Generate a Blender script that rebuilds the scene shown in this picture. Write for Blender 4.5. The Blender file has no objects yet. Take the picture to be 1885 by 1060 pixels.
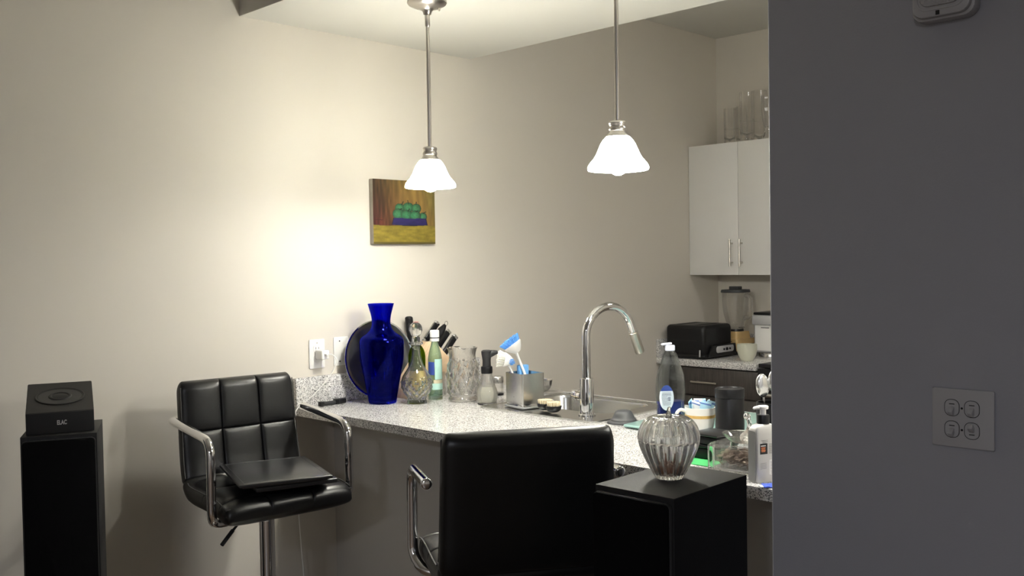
import bpy, bmesh, math, random
from mathutils import Vector, Matrix
random.seed(7)
C = bpy.context.scene.collection
PI = math.pi
YA, HC = 3.219, 1.4685          # wall with the painting; lens height
CT = 0.914                      # worktop height
# ---------------------------------------------------------------- camera, world, exposure
cam = bpy.data.cameras.new('camera'); camo = bpy.data.objects.new('camera', cam); C.objects.link(camo)
cam.sensor_width = 36; cam.lens = 1779.8/1885*36; cam.clip_start = 0.05
def cam_axes(yaw=44.5495, pitch=1.627, roll=-0.9303):
    y, p, r = map(math.radians, (yaw, pitch, roll))
    F = Vector((math.cos(y)*math.cos(p), math.sin(y)*math.cos(p), -math.sin(p)))
    R = Vector((math.sin(y), -math.cos(y), 0)); U = R.cross(F)
    return F, math.cos(r)*R+math.sin(r)*U, math.cos(r)*U-math.sin(r)*R
F_, R_, U_ = cam_axes()
m = Matrix.Identity(4)
for i in range(3):
    m[i][0] = R_[i]; m[i][1] = U_[i]; m[i][2] = -F_[i]
m[2][3] = HC
camo.matrix_world = m
bpy.context.scene.camera = camo
w = bpy.data.worlds.new('world'); bpy.context.scene.world = w; w.use_nodes = True
w.node_tree.nodes['Background'].inputs[0].default_value = (0.05, 0.06, 0.08, 1)
w.node_tree.nodes['Background'].inputs[1].default_value = 0.3
vs = bpy.context.scene.view_settings
vs.view_transform = 'Standard'; vs.look = 'None'; vs.gamma = 1; vs.exposure = 0.04; vs.use_curve_mapping = False
cy = bpy.context.scene.cycles
cy.max_bounces = 14; cy.transmission_bounces = 12; cy.transparent_max_bounces = 24; cy.glossy_bounces = 6; cy.diffuse_bounces = 5
cy.sample_clamp_indirect = 8.0; cy.blur_glossy = 0.1
BULB_L, SHADE_L, LAMP_COL = 400.0, 58.0, (1.0, 0.985, 0.945)
# added cool fill light far behind the lens, lifts the room's background level
ld = bpy.data.lights.new('living_room_fill', 'AREA'); ld.shape = 'DISK'; ld.size = 0.5; ld.energy = 58; ld.color = (0.86, 0.9, 1.0)
lo = bpy.data.objects.new('living_room_fill', ld); C.objects.link(lo); lo.location = (-2.2, -0.6, 2.55)
# added unseen fill light behind the dark wall, brightens cabinets and kitchen
lk = bpy.data.lights.new('kitchen_fill', 'AREA'); lk.shape = 'DISK'; lk.size = 0.35; lk.energy = 13; lk.color = (1.0, 0.98, 0.94)
ko = bpy.data.objects.new('kitchen_fill', lk); C.objects.link(ko); ko.location = (3.75, 0.95, 2.74)

# ---------------------------------------------------------------- materials
def nt(name):
    mt = bpy.data.materials.new(name); mt.use_nodes = True
    return mt, mt.node_tree.nodes, mt.node_tree.links, mt.node_tree.nodes['Principled BSDF']
def mat(name, col, rough=0.5, metal=0.0, bump=0.0, bscale=200, spec=0.5, coat=0, vary=0.0, vscale=8, emis=None):
    mt, n, l, b = nt(name)
    b.inputs['Base Color'].default_value = (*col, 1); b.inputs['Roughness'].default_value = rough
    b.inputs['Metallic'].default_value = metal; b.inputs['Specular IOR Level'].default_value = spec
    b.inputs['Coat Weight'].default_value = coat
    tc = n.new('ShaderNodeTexCoord')
    if emis: b.inputs['Emission Color'].default_value = (*emis[0], 1); b.inputs['Emission Strength'].default_value = emis[1]
    if vary:
        t = n.new('ShaderNodeTexNoise'); t.inputs['Scale'].default_value = vscale; t.inputs['Detail'].default_value = 4
        l.new(tc.outputs['Object'], t.inputs['Vector'])
        mx = n.new('ShaderNodeMix'); mx.data_type = 'RGBA'
        mx.inputs[6].default_value = (*[c*(1-vary) for c in col], 1); mx.inputs[7].default_value = (*[min(1, c*(1+vary)) for c in col], 1)
        l.new(t.outputs['Fac'], mx.inputs[0]); l.new(mx.outputs[2], b.inputs['Base Color'])
    if bump:
        t = n.new('ShaderNodeTexNoise'); t.inputs['Scale'].default_value = bscale; t.inputs['Detail'].default_value = 3
        l.new(tc.outputs['Object'], t.inputs['Vector'])
        bp = n.new('ShaderNodeBump'); bp.inputs['Strength'].default_value = bump; bp.inputs['Distance'].default_value = 0.002
        l.new(t.outputs['Fac'], bp.inputs['Height']); l.new(bp.outputs[0], b.inputs['Normal'])
    return mt
def glass(name, col=(1, 1, 1), ior=1.5, rough=0.0, clear=0.35, ccol=None):
    """refracting glass mixed with straight transmission, so that light passes it as through thin walls"""
    mt, n, l, b = nt(name); n.remove(b)
    g = n.new('ShaderNodeBsdfGlass'); g.inputs['Color'].default_value = (*col, 1); g.inputs['IOR'].default_value = ior; g.inputs['Roughness'].default_value = rough
    t = n.new('ShaderNodeBsdfTransparent'); t.inputs['Color'].default_value = (*(ccol or col), 1)
    mx = n.new('ShaderNodeMixShader'); mx.inputs[0].default_value = clear
    l.new(g.outputs[0], mx.inputs[1]); l.new(t.outputs[0], mx.inputs[2]); l.new(mx.outputs[0], n['Material Output'].inputs[0])
    return mt
def ramp_mat(name, stops, scale, rough=0.3, kind='voronoi', stretch=None, bump=0.0, spec=0.5, detail=3):
    mt, n, l, b = nt(name); b.inputs['Roughness'].default_value = rough; b.inputs['Specular IOR Level'].default_value = spec
    tc = n.new('ShaderNodeTexCoord'); src = tc.outputs['Object']
    if stretch:
        mp = n.new('ShaderNodeMapping'); mp.inputs['Scale'].default_value = stretch; l.new(src, mp.inputs[0]); src = mp.outputs[0]
    if kind == 'granite':
        a = n.new('ShaderNodeTexNoise'); a.inputs['Scale'].default_value = scale; a.inputs['Detail'].default_value = 2
        c = n.new('ShaderNodeTexVoronoi'); c.inputs['Scale'].default_value = scale*1.3
        l.new(src, a.inputs['Vector']); l.new(src, c.inputs['Vector'])
        sp = n.new('ShaderNodeSeparateColor'); l.new(c.outputs['Color'], sp.inputs[0])
        mm = n.new('ShaderNodeMix'); mm.inputs[0].default_value = 0.52; l.new(a.outputs['Fac'], mm.inputs[2]); l.new(sp.outputs[0], mm.inputs[3]); f = mm.outputs[0]
    else:
        a = n.new('ShaderNodeTexNoise'); a.inputs['Scale'].default_value = scale; a.inputs['Detail'].default_value = detail; l.new(src, a.inputs['Vector']); f = a.outputs['Fac']
    r = n.new('ShaderNodeValToRGB'); l.new(f, r.inputs[0])
    e = r.color_ramp.elements
    while len(e) < len(stops): e.new(0.5)
    for q, (p, c) in zip(e, stops): q.position = p; q.color = (*c, 1)
    l.new(r.outputs[0], b.inputs['Base Color'])
    if bump:
        bp = n.new('ShaderNodeBump'); bp.inputs['Strength'].default_value = bump; bp.inputs['Distance'].default_value = 0.001
        l.new(f, bp.inputs['Height']); l.new(bp.outputs[0], b.inputs['Normal'])
    return mt
wall_m = mat('wall_paint', (0.61, 0.573, 0.508), 0.62, bump=0.05, bscale=260, spec=0.3)
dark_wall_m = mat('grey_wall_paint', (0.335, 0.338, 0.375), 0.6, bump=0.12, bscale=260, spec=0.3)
soffit_side_m = mat('soffit_side_paint', (0.45, 0.43, 0.40), 0.65, bump=0.1, bscale=260, spec=0.3)
ceil_m = mat('ceiling_paint', (0.56, 0.55, 0.505), 0.8, bump=0.2, bscale=180, spec=0.2)
floor_m = ramp_mat('floor_wood', [(0.3, (0.09, 0.06, 0.04)), (0.7, (0.17, 0.115, 0.075))], 6, 0.4, 'noise', (1, 12, 1))
granite_m = ramp_mat('granite', [(0.26, (0.06, 0.06, 0.065)), (0.35, (0.26, 0.255, 0.25)), (0.44, (0.52, 0.51, 0.495)), (0.60, (0.78, 0.765, 0.74))], 320, 0.16, 'granite')
chrome = mat('chrome', (0.78, 0.78, 0.79), 0.06, 1.0)
nickel = mat('brushed_nickel', (0.56, 0.53, 0.49), 0.28, 1.0)
steel = mat('brushed_steel', (0.60, 0.59, 0.57), 0.27, 1.0, bump=0.05, bscale=90)
sink_m = mat('sink_steel', (0.66, 0.66, 0.64), 0.22, 1.0)
leather = mat('black_leather', (0.006, 0.006, 0.0065), 0.34, bump=0.12, bscale=420, spec=0.40)
seam_m = mat('black_thread', (0.03, 0.03, 0.03), 0.6)
folder_m = mat('folder_leather', (0.012, 0.012, 0.013), 0.28, bump=0.1, bscale=300, spec=0.6)
blackp = mat('black_plastic', (0.007, 0.007, 0.008), 0.33, spec=0.28)
blackm = mat('black_matte', (0.012, 0.012, 0.013), 0.7, spec=0.25)
rubber = mat('grey_rubber', (0.045, 0.047, 0.05), 0.55)
speaker_m = mat('speaker_vinyl', (0.006, 0.006, 0.007), 0.62, bump=0.25, bscale=500, spec=0.28)
speaker_top_m = mat('speaker_vinyl_top', (0.014, 0.0135, 0.013), 0.6, bump=0.25, bscale=500, spec=0.30)
cloth_grille = mat('grille_cloth', (0.002, 0.002, 0.0025), 0.9, bump=0.3, bscale=900, spec=0.1)
edge_m = mat('grille_edge', (0.03, 0.03, 0.03), 0.3)
white_p = mat('white_plastic', (0.80, 0.79, 0.76), 0.35)
grey_p = mat('almond_plastic', (0.40, 0.395, 0.41), 0.4)
white_cab = mat('cabinet_white', (0.80, 0.79, 0.76), 0.45)
porcelain = mat('porcelain', (0.82, 0.80, 0.75), 0.15)
gold = mat('gold_band', (0.62, 0.40, 0.12), 0.3, 0.3, vary=0.3, vscale=120)
orange_m = mat('orange_band', (0.75, 0.38, 0.16), 0.4)
wood_l = ramp_mat('light_wood', [(0.35, (0.58, 0.40, 0.24)), (0.65, (0.74, 0.56, 0.37))], 10, 0.45, 'noise', (1.5, 14, 1.5))
wood_d = ramp_mat('dark_wood_laminate', [(0.35, (0.030, 0.025, 0.022)), (0.65, (0.062, 0.052, 0.045))], 9, 0.45, 'noise', (14, 14, 1))
slot_m = mat('dark_slot', (0.01, 0.01, 0.01), 0.8)
blue_l = mat('label_blue', (0.03, 0.06, 0.28), 0.4)
pale_teal = mat('label_pale_teal', (0.42, 0.66, 0.58), 0.4)
ink = mat('print_ink', (0.10, 0.11, 0.20), 0.5)
inkgrey = mat('grey_print', (0.20, 0.19, 0.19), 0.5)
orange_ink = mat('orange_print', (0.75, 0.22, 0.08), 0.5)
red_m = mat('red_tag', (0.45, 0.03, 0.03), 0.4)
silver_m = mat('silver_emblem', (0.5, 0.5, 0.5), 0.35, 0.6)
lotion_m = mat('lotion_silver', (0.50, 0.49, 0.47), 0.38, 0.25)
lotion_side = mat('lotion_side_grey', (0.20, 0.20, 0.205), 0.4, 0.2)
pan_m = mat('dark_pan_metal', (0.055, 0.055, 0.055), 0.34, 0.4, vary=0.15, vscale=20)
cream_b = mat('cream_bristle', (0.80, 0.70, 0.50), 0.7)
white_b = mat('white_bristle', (0.85, 0.84, 0.78), 0.6)
blue_b = mat('blue_bristle', (0.12, 0.36, 0.78), 0.5)
sponge_m = mat('blue_sponge', (0.16, 0.42, 0.80), 0.9, bump=0.8, bscale=260)
paper_blue = mat('packet_blue', (0.42, 0.66, 0.86), 0.6, vary=0.35, vscale=60)
paper_white = mat('packet_white', (0.80, 0.84, 0.86), 0.6)
teal_m = mat('teal_glass_board', (0.30, 0.47, 0.43), 0.18, spec=0.6)
green_m = mat('green_card', (0.06, 0.42, 0.13), 0.5)
pack_blue = mat('packet_dark_blue', (0.05, 0.10, 0.55), 0.3)
brown_m = mat('brown_candy', (0.26, 0.12, 0.07), 0.4, vary=0.3, vscale=90)
tan_m = mat('dried_petals', (0.24, 0.18, 0.14), 0.8, vary=0.6, vscale=70)
blender_y = mat('blender_tan', (0.62, 0.43, 0.20), 0.4)
jade = mat('jade_ceramic', (0.62, 0.62, 0.50), 0.3)
silverpl = mat('silver_plastic', (0.50, 0.50, 0.51), 0.3, 0.3)
clear_g = glass('clear_glass', clear=0.45)
crystal_g = glass('crystal_glass', ior=1.56, clear=0.12)
jar_g = glass('pumpkin_glass', ior=1.52, clear=0.15)
blue_g = glass('cobalt_glass', (0.10, 0.13, 0.74), clear=0.16, ccol=(0.10, 0.13, 0.80))
green_g = glass('green_glass', (0.50, 0.62, 0.10), clear=0.3)
teal_g = glass('pale_teal_glass', (0.86, 0.97, 0.93), clear=0.35)
soap_g = glass('clear_plastic', (0.93, 0.95, 0.96), ior=1.2, clear=0.7)
liquid_blue = mat('blue_liquid', (0.008, 0.014, 0.13), 0.1)
liquid_oil = mat('cloudy_oil', (0.55, 0.55, 0.42), 0.1, spec=0.6)
oil_y = mat('yellow_oil', (0.42, 0.40, 0.06), 0.2)
# frosted shade: the bulb shines through it, and the glass itself glows
shade_m, n, l, b = nt('frosted_lamp_glass')
n.remove(b)
tr = n.new('ShaderNodeBsdfTranslucent'); tr.inputs[0].default_value = (0.95, 0.93, 0.80, 1)
df = n.new('ShaderNodeBsdfDiffuse'); df.inputs[0].default_value = (0.9, 0.88, 0.8, 1)
em = n.new('ShaderNodeEmission'); em.inputs[0].default_value = (1.0, 0.985, 0.92, 1); em.inputs[1].default_value = SHADE_L
mx = n.new('ShaderNodeMixShader'); mx.inputs[0].default_value = 0.55; ad = n.new('ShaderNodeAddShader')
l.new(df.outputs[0], mx.inputs[1]); l.new(tr.outputs[0], mx.inputs[2]); l.new(mx.outputs[0], ad.inputs[0]); l.new(em.outputs[0], ad.inputs[1]); l.new(ad.outputs[0], n['Material Output'].inputs[0])
bulb_m, n, l, b = nt('lit_bulb'); n.remove(b)
em = n.new('ShaderNodeEmission'); em.inputs[0].default_value = (*LAMP_COL, 1); em.inputs[1].default_value = BULB_L; l.new(em.outputs[0], n['Material Output'].inputs[0])

# ---------------------------------------------------------------- mesh helpers
def bm_new(): return bmesh.new()
def merge(bm, other, M=None):
    me = bpy.data.meshes.new('t'); other.to_mesh(me); other.free()
    if M is not None: me.transform(M)
    bm.from_mesh(me); bpy.data.meshes.remove(me)
def T(x=0, y=0, z=0): return Matrix.Translation((x, y, z))
def RZ(a): return Matrix.Rotation(a, 4, 'Z')
def RX(a): return Matrix.Rotation(a, 4, 'X')
def RY(a): return Matrix.Rotation(a, 4, 'Y')
def box(bm, c, s, bev=0.0, M=None, seg=2):
    t = bmesh.new(); bmesh.ops.create_cube(t, size=1)
    bmesh.ops.scale(t, vec=s, verts=t.verts)
    if bev: bmesh.ops.bevel(t, geom=t.edges[:], offset=min(bev, min(s)*0.49), segments=seg, profile=0.5, affect='EDGES')
    MM = T(*c); MM = (M @ MM) if M is not None else MM
    merge(bm, t, MM)
def lathe(bm, prof, seg=32, rf=None, M=None, closed=False):
    """prof: [(r, z)], closed=True joins last ring to first (a wall with inner and outer side)"""
    t = bmesh.new(); rings = []
    for i, (r, z) in enumerate(prof):
        if r < 1e-6: rings.append([t.verts.new((0, 0, z))]); continue
        rings.append([t.verts.new(((r*(rf(2*PI*k/seg, z, i) if rf else 1))*math.cos(2*PI*k/seg), (r*(rf(2*PI*k/seg, z, i) if rf else 1))*math.sin(2*PI*k/seg), z)) for k in range(seg)])
    pairs = list(zip(rings, rings[1:])) + ([(rings[-1], rings[0])] if closed else [])
    for a, c in pairs:
        for k in range(seg):
            k2 = (k+1) % seg
            vs_ = ([a[0]] if len(a) == 1 else [a[k], a[k2]]) + ([c[0]] if len(c) == 1 else [c[k2], c[k]])
            if len(vs_) >= 3:
                try: t.faces.new(vs_)
                except ValueError: pass
    bmesh.ops.recalc_face_normals(t, faces=t.faces)
    merge(bm, t, M)
def smooth_path(pts, r=0.03, n=6):
    """round the corners of a polyline"""
    P_ = [Vector(p) for p in pts]; out = [P_[0]]
    for a, b_, c in zip(P_, P_[1:], P_[2:]):
        d1 = (a-b_); d2 = (c-b_); k = min(r, d1.length*0.49, d2.length*0.49)
        s, e = b_+d1.normalized()*k, b_+d2.normalized()*k
        for i in range(n+1):
            u = i/n; out.append((1-u)**2*s+2*u*(1-u)*b_+u*u*e)
    out.append(P_[-1]); return out
def tube(bm, path, r, seg=12, M=None, cap=True, flat=1.0):
    pts = [Vector(p) for p in path]; t = bmesh.new(); rings = []
    rr = r if isinstance(r, (list, tuple)) else [r]*len(pts)
    tan = (pts[1]-pts[0]).normalized(); up = Vector((0, 0, 1)) if abs(tan.z) < 0.9 else Vector((1, 0, 0))
    nrm = (up-tan*up.dot(tan)).normalized()
    for i, p in enumerate(pts):
        tn = ((pts[min(i+1, len(pts)-1)]-pts[max(i-1, 0)])).normalized()
        nrm = (nrm-tn*nrm.dot(tn)).normalized(); bn = tn.cross(nrm)
        rings.append([t.verts.new(p+rr[i]*(math.cos(2*PI*k/seg)*nrm*flat+math.sin(2*PI*k/seg)*bn)) for k in range(seg)])
    for a, c in zip(rings, rings[1:]):
        for k in range(seg): t.faces.new((a[k], a[(k+1) % seg], c[(k+1) % seg], c[k]))
    if cap: t.faces.new(rings[0][::-1]); t.faces.new(rings[-1])
    bmesh.ops.recalc_face_normals(t, faces=t.faces); merge(bm, t, M)
def prism(bm, poly, h, M=None, bev=0.0):
    """polygon in XY, extruded 0..h along Z"""
    t = bmesh.new(); lo_ = [t.verts.new((x, y, 0)) for x, y in poly]; hi = [t.verts.new((x, y, h)) for x, y in poly]; n_ = len(poly)
    t.faces.new(lo_[::-1]); t.faces.new(hi)
    for i in range(n_): t.faces.new((lo_[i], lo_[(i+1) % n_], hi[(i+1) % n_], hi[i]))
    bmesh.ops.recalc_face_normals(t, faces=t.faces)
    if bev: bmesh.ops.bevel(t, geom=t.edges[:], offset=bev, segments=2, profile=0.5, affect='EDGES')
    merge(bm, t, M)
def rrect(w_, h_, r, n=5, cx=0, cy_=0):
    out = []
    for sx, sy, a0 in ((1, 1, 0), (-1, 1, PI/2), (-1, -1, PI), (1, -1, 1.5*PI)):
        for i in range(n+1):
            a = a0+PI/2*i/n; out.append((cx+sx*(w_/2-r)+r*math.cos(a), cy_+sy*(h_/2-r)+r*math.sin(a)))
    return out
def frame_prism(bm, outer, inner, h, M=None):
    """ring between two outlines of equal point count, 0..h"""
    t = bmesh.new(); n_ = len(outer)
    L = [[t.verts.new((x, y, z)) for x, y in pl] for pl, z in ((outer, 0), (outer, h), (inner, h), (inner, 0))]
    for a, c in zip(L, L[1:]+L[:1]):
        for i in range(n_): t.faces.new((a[i], a[(i+1) % n_], c[(i+1) % n_], c[i]))
    bmesh.ops.recalc_face_normals(t, faces=t.faces); merge(bm, t, M)
def ball(bm, c, r, M=None, seg=16, sc=(1, 1, 1)):
    t = bmesh.new(); bmesh.ops.create_uvsphere(t, u_segments=seg, v_segments=seg//2+2, radius=r)
    bmesh.ops.scale(t, vec=sc, verts=t.verts); MM = T(*c); merge(bm, t, (M @ MM) if M is not None else MM)
def obj(name, bm, m_, parent=None, ang=35, M=None):
    me = bpy.data.meshes.new(name); bm.to_mesh(me); bm.free()
    if M is not None: me.transform(M)
    me.materials.append(m_)
    me.polygons.foreach_set('use_smooth', [ang > 0]*len(me.polygons))
    if ang > 0: me.set_sharp_from_angle(angle=math.radians(ang))
    o = bpy.data.objects.new(name, me); C.objects.link(o)
    if parent is not None: o.parent = parent
    return o
def one(fn, *a, **k):
    bm = bm_new(); fn(bm, *a, **k); return bm
def tag(o, label, cat, group=None):
    o['label'] = label; o['category'] = cat
    if group: o['group'] = group
    return o
def thing(name, label, cat, loc=(0, 0, 0), rz=0.0, group=None):
    o = bpy.data.objects.new(name, None); C.objects.link(o); o.location = loc; o.rotation_euler = (0, 0, rz); o.empty_display_size = 0.05
    return tag(o, label, cat, group)
def struct(name, bm, m_, parent=None, ang=35):
    o = obj(name, bm, m_, parent, ang)
    if parent is None: o['kind'] = 'structure'
    return o
def dup(o, parent=None):
    c = o.copy(); C.objects.link(c)
    if parent is not None: c.parent = parent
    for ch in list(o.children): dup(ch, c)
    return c
def text_bm(s, size, depth=0.0003):
    cu = bpy.data.curves.new('t', 'FONT'); cu.body = s; cu.size = size; cu.align_x = 'CENTER'; cu.align_y = 'CENTER'; cu.extrude = depth; cu.offset = size*0.035; cu.resolution_u = 3
    o = bpy.data.objects.new('t', cu); C.objects.link(o); dg = bpy.context.evaluated_depsgraph_get()
    me = bpy.data.meshes.new_from_object(o.evaluated_get(dg)); bm = bm_new(); bm.from_mesh(me)
    bpy.data.objects.remove(o); bpy.data.meshes.remove(me); return bm
# matrices that lay a local XY sheet (x right, y up, z out) on a face
def face(o, xdir, zdir):
    x = Vector(xdir).normalized(); z = Vector(zdir).normalized(); y = z.cross(x)
    M_ = Matrix.Identity(4)
    for i in range(3): M_[i][0] = x[i]; M_[i][1] = y[i]; M_[i][2] = z[i]; M_[i][3] = o[i]
    return M_

# ================================================================ THE SETTING
CEIL = 2.78
struct('floor', one(box, (1.0, 0.0, -0.05), (8.4, 7.0, 0.1)), floor_m)
struct('ceiling', one(box, (1.0, 0.0, CEIL+0.05), (8.4, 7.0, 0.1)), ceil_m)
struct('wall_left', one(box, (1.0, YA+0.06, CEIL/2), (8.4, 0.12, CEIL)), wall_m)
struct('wall_back', one(box, (5.052+0.06, 1.6, CEIL/2), (0.12, YA*2-3.2, CEIL)), wall_m)
struct('wall_right', one(box, (1.997, -1.15, CEIL/2), (0.12, 4.504, CEIL), 0.006, seg=3), dark_wall_m)
struct('wall_kitchen', one(box, (3.56, -0.06, CEIL/2), (2.98, 0.12, CEIL)), wall_m)
struct('wall_near', one(box, (-3.14, 0, CEIL/2), (0.12, 6.44, CEIL)), wall_m)
struct('wall_far', one(box, (-0.57, -3.44, CEIL/2), (5.02, 0.12, CEIL)), wall_m)
bm = bm_new(); box(bm, (2.4415, 2.165, 2.583), (1.157, 2.108, 0.4-0.006))
sof = struct('ceiling_soffit', bm, soffit_side_m)
# underside of the dropped ceiling
sof.name = 'trim_soffit'
struct('soffit_underside', one(box, (2.4415, 2.165, 2.3845), (1.157, 2.108, 0.003)), ceil_m, sof)
struct('wall_peninsula', one(box, (2.29, 1.66, 0.441), (0.10, 3.116, 0.882)), soffit_side_m)
for nm, c, s in (('baseboard_left', (-0.4, YA-0.008, 0.05), (5.2, 0.014, 0.1)), ('baseboard_right', (1.929, -1.0, 0.05), (0.014, 4.2, 0.1))):
    struct(nm, one(box, c, s, 0.003), white_p)

# ---------------------------------------------------------------- peninsula: cabinets, worktop, sink
pc = thing('base_cabinet', 'dark wood base cabinet under the sink worktop, hidden behind the bar wall', 'cabinet', (0, 0, 0))
obj('cabinet_body', one(box, (2.66, 1.66, 0.42), (0.60, 3.0, 0.63)), wood_d, pc)
for i in range(4):
    d = obj('door', one(box, (2.972, 0.55+0.74*i, 0.49), (0.018, 0.72, 0.74), 0.002), wood_d, pc)
    obj('handle', one(tube, [(3.0, 0.82+0.74*i, 0.6), (3.0, 0.82+0.74*i, 0.75)], 0.005), nickel, d)
BX0, BX1, BY0, BY1 = 2.655, 2.955, 2.165, 2.625          # bowl opening
def slab_with_hole(bm, x0, x1, y0, y1, z0, z1, h):
    hx0, hx1, hy0, hy1 = h
    box(bm, ((x0+hx0)/2, (y0+y1)/2, (z0+z1)/2), (hx0-x0, y1-y0, z1-z0)); box(bm, ((hx1+x1)/2, (y0+y1)/2, (z0+z1)/2), (x1-hx1, y1-y0, z1-z0))
    box(bm, ((hx0+hx1)/2, (y0+hy0)/2, (z0+z1)/2), (hx1-hx0, hy0-y0, z1-z0)); box(bm, ((hx0+hx1)/2, (hy1+y1)/2, (z0+z1)/2), (hx1-hx0, y1-hy1, z1-z0))
top = thing('worktop', 'speckled grey and white granite worktop of the bar holding the sink', 'countertop', (2.0565, 3.219, CT))
def world_obj(name, bm, m_, parent, ang=35):
    """geometry given in world space, stored in the parent's own frame"""
    Mi = (T(*parent.location) @ RZ(parent.rotation_euler[2])).inverted()
    return obj(name, bm, m_, parent, ang, M=Mi)
bm = bm_new(); slab_with_hole(bm, 2.0565, 3.043, 0.3, YA-0.001, CT-0.03, CT, (2.60, 2.965, 2.13, 2.64))
bmesh.ops.remove_doubles(bm, verts=bm.verts, dist=1e-5)
world_obj('counter_slab', bm, granite_m, top)
world_obj('backsplash', one(box, (2.0565+0.49, YA-0.0105, CT+0.0567), (0.98, 0.02, 0.1125), 0.0015), granite_m, top)
sink = thing('kitchen_sink', 'stainless steel drop in sink with wide rim beside the tall faucet', 'sink', (2.80, 2.39, CT))
bm = bm_new()
frame_prism(bm, rrect(0.50, 0.57, 0.03, 5, 2.745, 2.367), rrect(BX1-BX0, BY1-BY0, 0.06, 5, (BX0+BX1)/2, (BY0+BY1)/2), 0.004, T(0, 0, CT+0.0002))
world_obj('rim', bm, sink_m, sink)
bm = bm_new()
rings = []
for k, (ins, z) in enumerate(((0, CT+0.002), (0.004, CT-0.01), (0.012, CT-0.10), (0.03, CT-0.15), (0.07, CT-0.165))):
    rings.append([bm.verts.new((x, y, z)) for x, y in rrect(BX1-BX0-2*ins, BY1-BY0-2*ins, max(0.02, 0.06-ins*0.5), 5, (BX0+BX1)/2, (BY0+BY1)/2)])
for a, c in zip(rings, rings[1:]):
    for i in range(len(a)): bm.faces.new((a[i], a[(i+1) % len(a)], c[(i+1) % len(a)], c[i]))
bm.faces.new(rings[-1])
world_obj('basin', bm, sink_m, sink)
world_obj('drain', one(lathe, [(0, 0.004), (0.02, 0.004), (0.028, 0.008), (0.042, 0.008), (0.045, 0)], 24, None, T(2.805, 2.395, CT-0.1645)), chrome, sink)
world_obj('rim_ridge', one(frame_prism, rrect(0.496, 0.566, 0.03, 5, 2.745, 2.367), rrect(0.484, 0.554, 0.026, 5, 2.745, 2.367), 0.0025, T(0, 0, CT+0.004)), sink_m, sink)

# faucet
fc = thing('faucet', 'tall chrome gooseneck faucet with pull down spray head over the sink', 'faucet', (2.603, 2.201, CT+0.0046), math.radians(-12))
obj('base_ring', one(lathe, [(0, 0), (0.031, 0), (0.031, 0.004), (0.027, 0.007), (0, 0.007)], 32), chrome, fc)
obj('column', one(lathe, [(0.0245, 0.005), (0.0245, 0.128), (0.0235, 0.131), (0.016, 0.134)], 32), chrome, fc)
pth = [(0, 0, 0.13), (0, 0, 0.20), (0, 0, 0.275)]
for i in range(1, 24):
    a = PI - math.radians(161)*i/23; pth.append((0.106+0.106*math.cos(a), 0, 0.275+0.106*math.sin(a)))
d_ = (Vector(pth[-1])-Vector(pth[-2])).normalized(); pth.append(tuple(Vector(pth[-1])+d_*0.030))
obj('spout', one(tube, pth, 0.0150, 20), chrome, fc)
e = Vector(pth[-1]); dr = (Vector(pth[-1])-Vector(pth[-2])).normalized()
sh = obj('spray_head', one(tube, [e-dr*0.004, e+dr*0.0, e+dr*0.002, e+dr*0.078, e+dr*0.082], [0.0152, 0.0152, 0.0172, 0.0178, 0.0165], 24), nickel, fc)
side = Vector((dr.z*-1, 0, dr.x)) if dr.z < 0 else Vector((1, 0, 0))
obj('spray_button', one(box, (0, 0, 0), (0.004, 0.011, 0.034), 0.0015, T(*(e+dr*0.035+side*0.0180)) @ RY(math.atan2(dr.x, dr.z))), chrome, sh)
hd = obj('handle_hub', one(tube, [(0, 0.022, 0.066), (0, 0.040, 0.066)], 0.0195, 24), chrome, fc)
obj('handle', one(tube, [(0, 0.042, 0.066), (0, 0.066, 0.068), (0, 0.072, 0.068)], [0.0205, 0.0205, 0.017], 24), chrome, fc)
obj('lever', one(tube, smooth_path([(0, 0.036, 0.078), (0.002, 0.012, 0.102), (0.002, -0.0, 0.108)], 0.01), 0.004, 8), chrome, hd)

# ================================================================ BACK COUNTER
bc = thing('base_cabinet', 'dark wood base cabinet with a bar handle under the back counter', 'cabinet', (4.43, 2.9, 0))
world_obj('cabinet_body', one(box, (4.75, 2.885, 0.48), (0.60, 0.63, 0.79)), wood_d, bc)
dr1 = world_obj('drawer', one(box, (4.44, 2.885, 0.797), (0.018, 0.62, 0.146), 0.0015), wood_d, bc)
obj('handle', one(tube, [(4.402, 2.985, 0.797), (4.402, 2.822, 0.797)], 0.005, 10, (T(4.43, 2.9, 0)).inverted()), nickel, dr1)
for yy in (2.955, 2.852): obj('handle_post', one(tube, [(4.432, yy, 0.797), (4.402, yy, 0.797)], 0.004, 8, (T(4.43, 2.9, 0)).inverted()), nickel, dr1)
for yy in (3.041, 2.73):
    dd = world_obj('door', one(box, (4.44, yy, 0.405), (0.018, 0.307, 0.62), 0.0015), wood_d, bc)
bt = thing('worktop', 'speckled granite back counter carrying the toaster and the blender', 'countertop', (4.41, 2.9, CT))
world_obj('counter_slab', one(box, (4.731, 2.903, CT-0.0175), (0.640, 0.63, 0.035), 0.002), granite_m, bt)
world_obj('side_splash', one(box, (4.731, YA-0.0105, CT+0.051), (0.640, 0.02, 0.10), 0.0015), granite_m, bt)
world_obj('backsplash', one(box, (5.041, 2.893, CT+0.051), (0.02, 0.608, 0.10), 0.0015), granite_m, bt)
rg = thing('kitchen_range', 'black kitchen range with steel trim right of the back counter', 'stove', (4.4, 2.185, 0))
world_obj('range_body', one(box, (4.74, 2.185, 0.45), (0.60, 0.755, 0.90), 0.004), blackp, rg)
world_obj('cooktop', one(box, (4.72, 2.185, 0.911), (0.66, 0.76, 0.02), 0.003), blackp, rg)
world_obj('control_panel', one(box, (4.405, 2.185, 0.857), (0.06, 0.755, 0.082), 0.006), blackp, rg)
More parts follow.
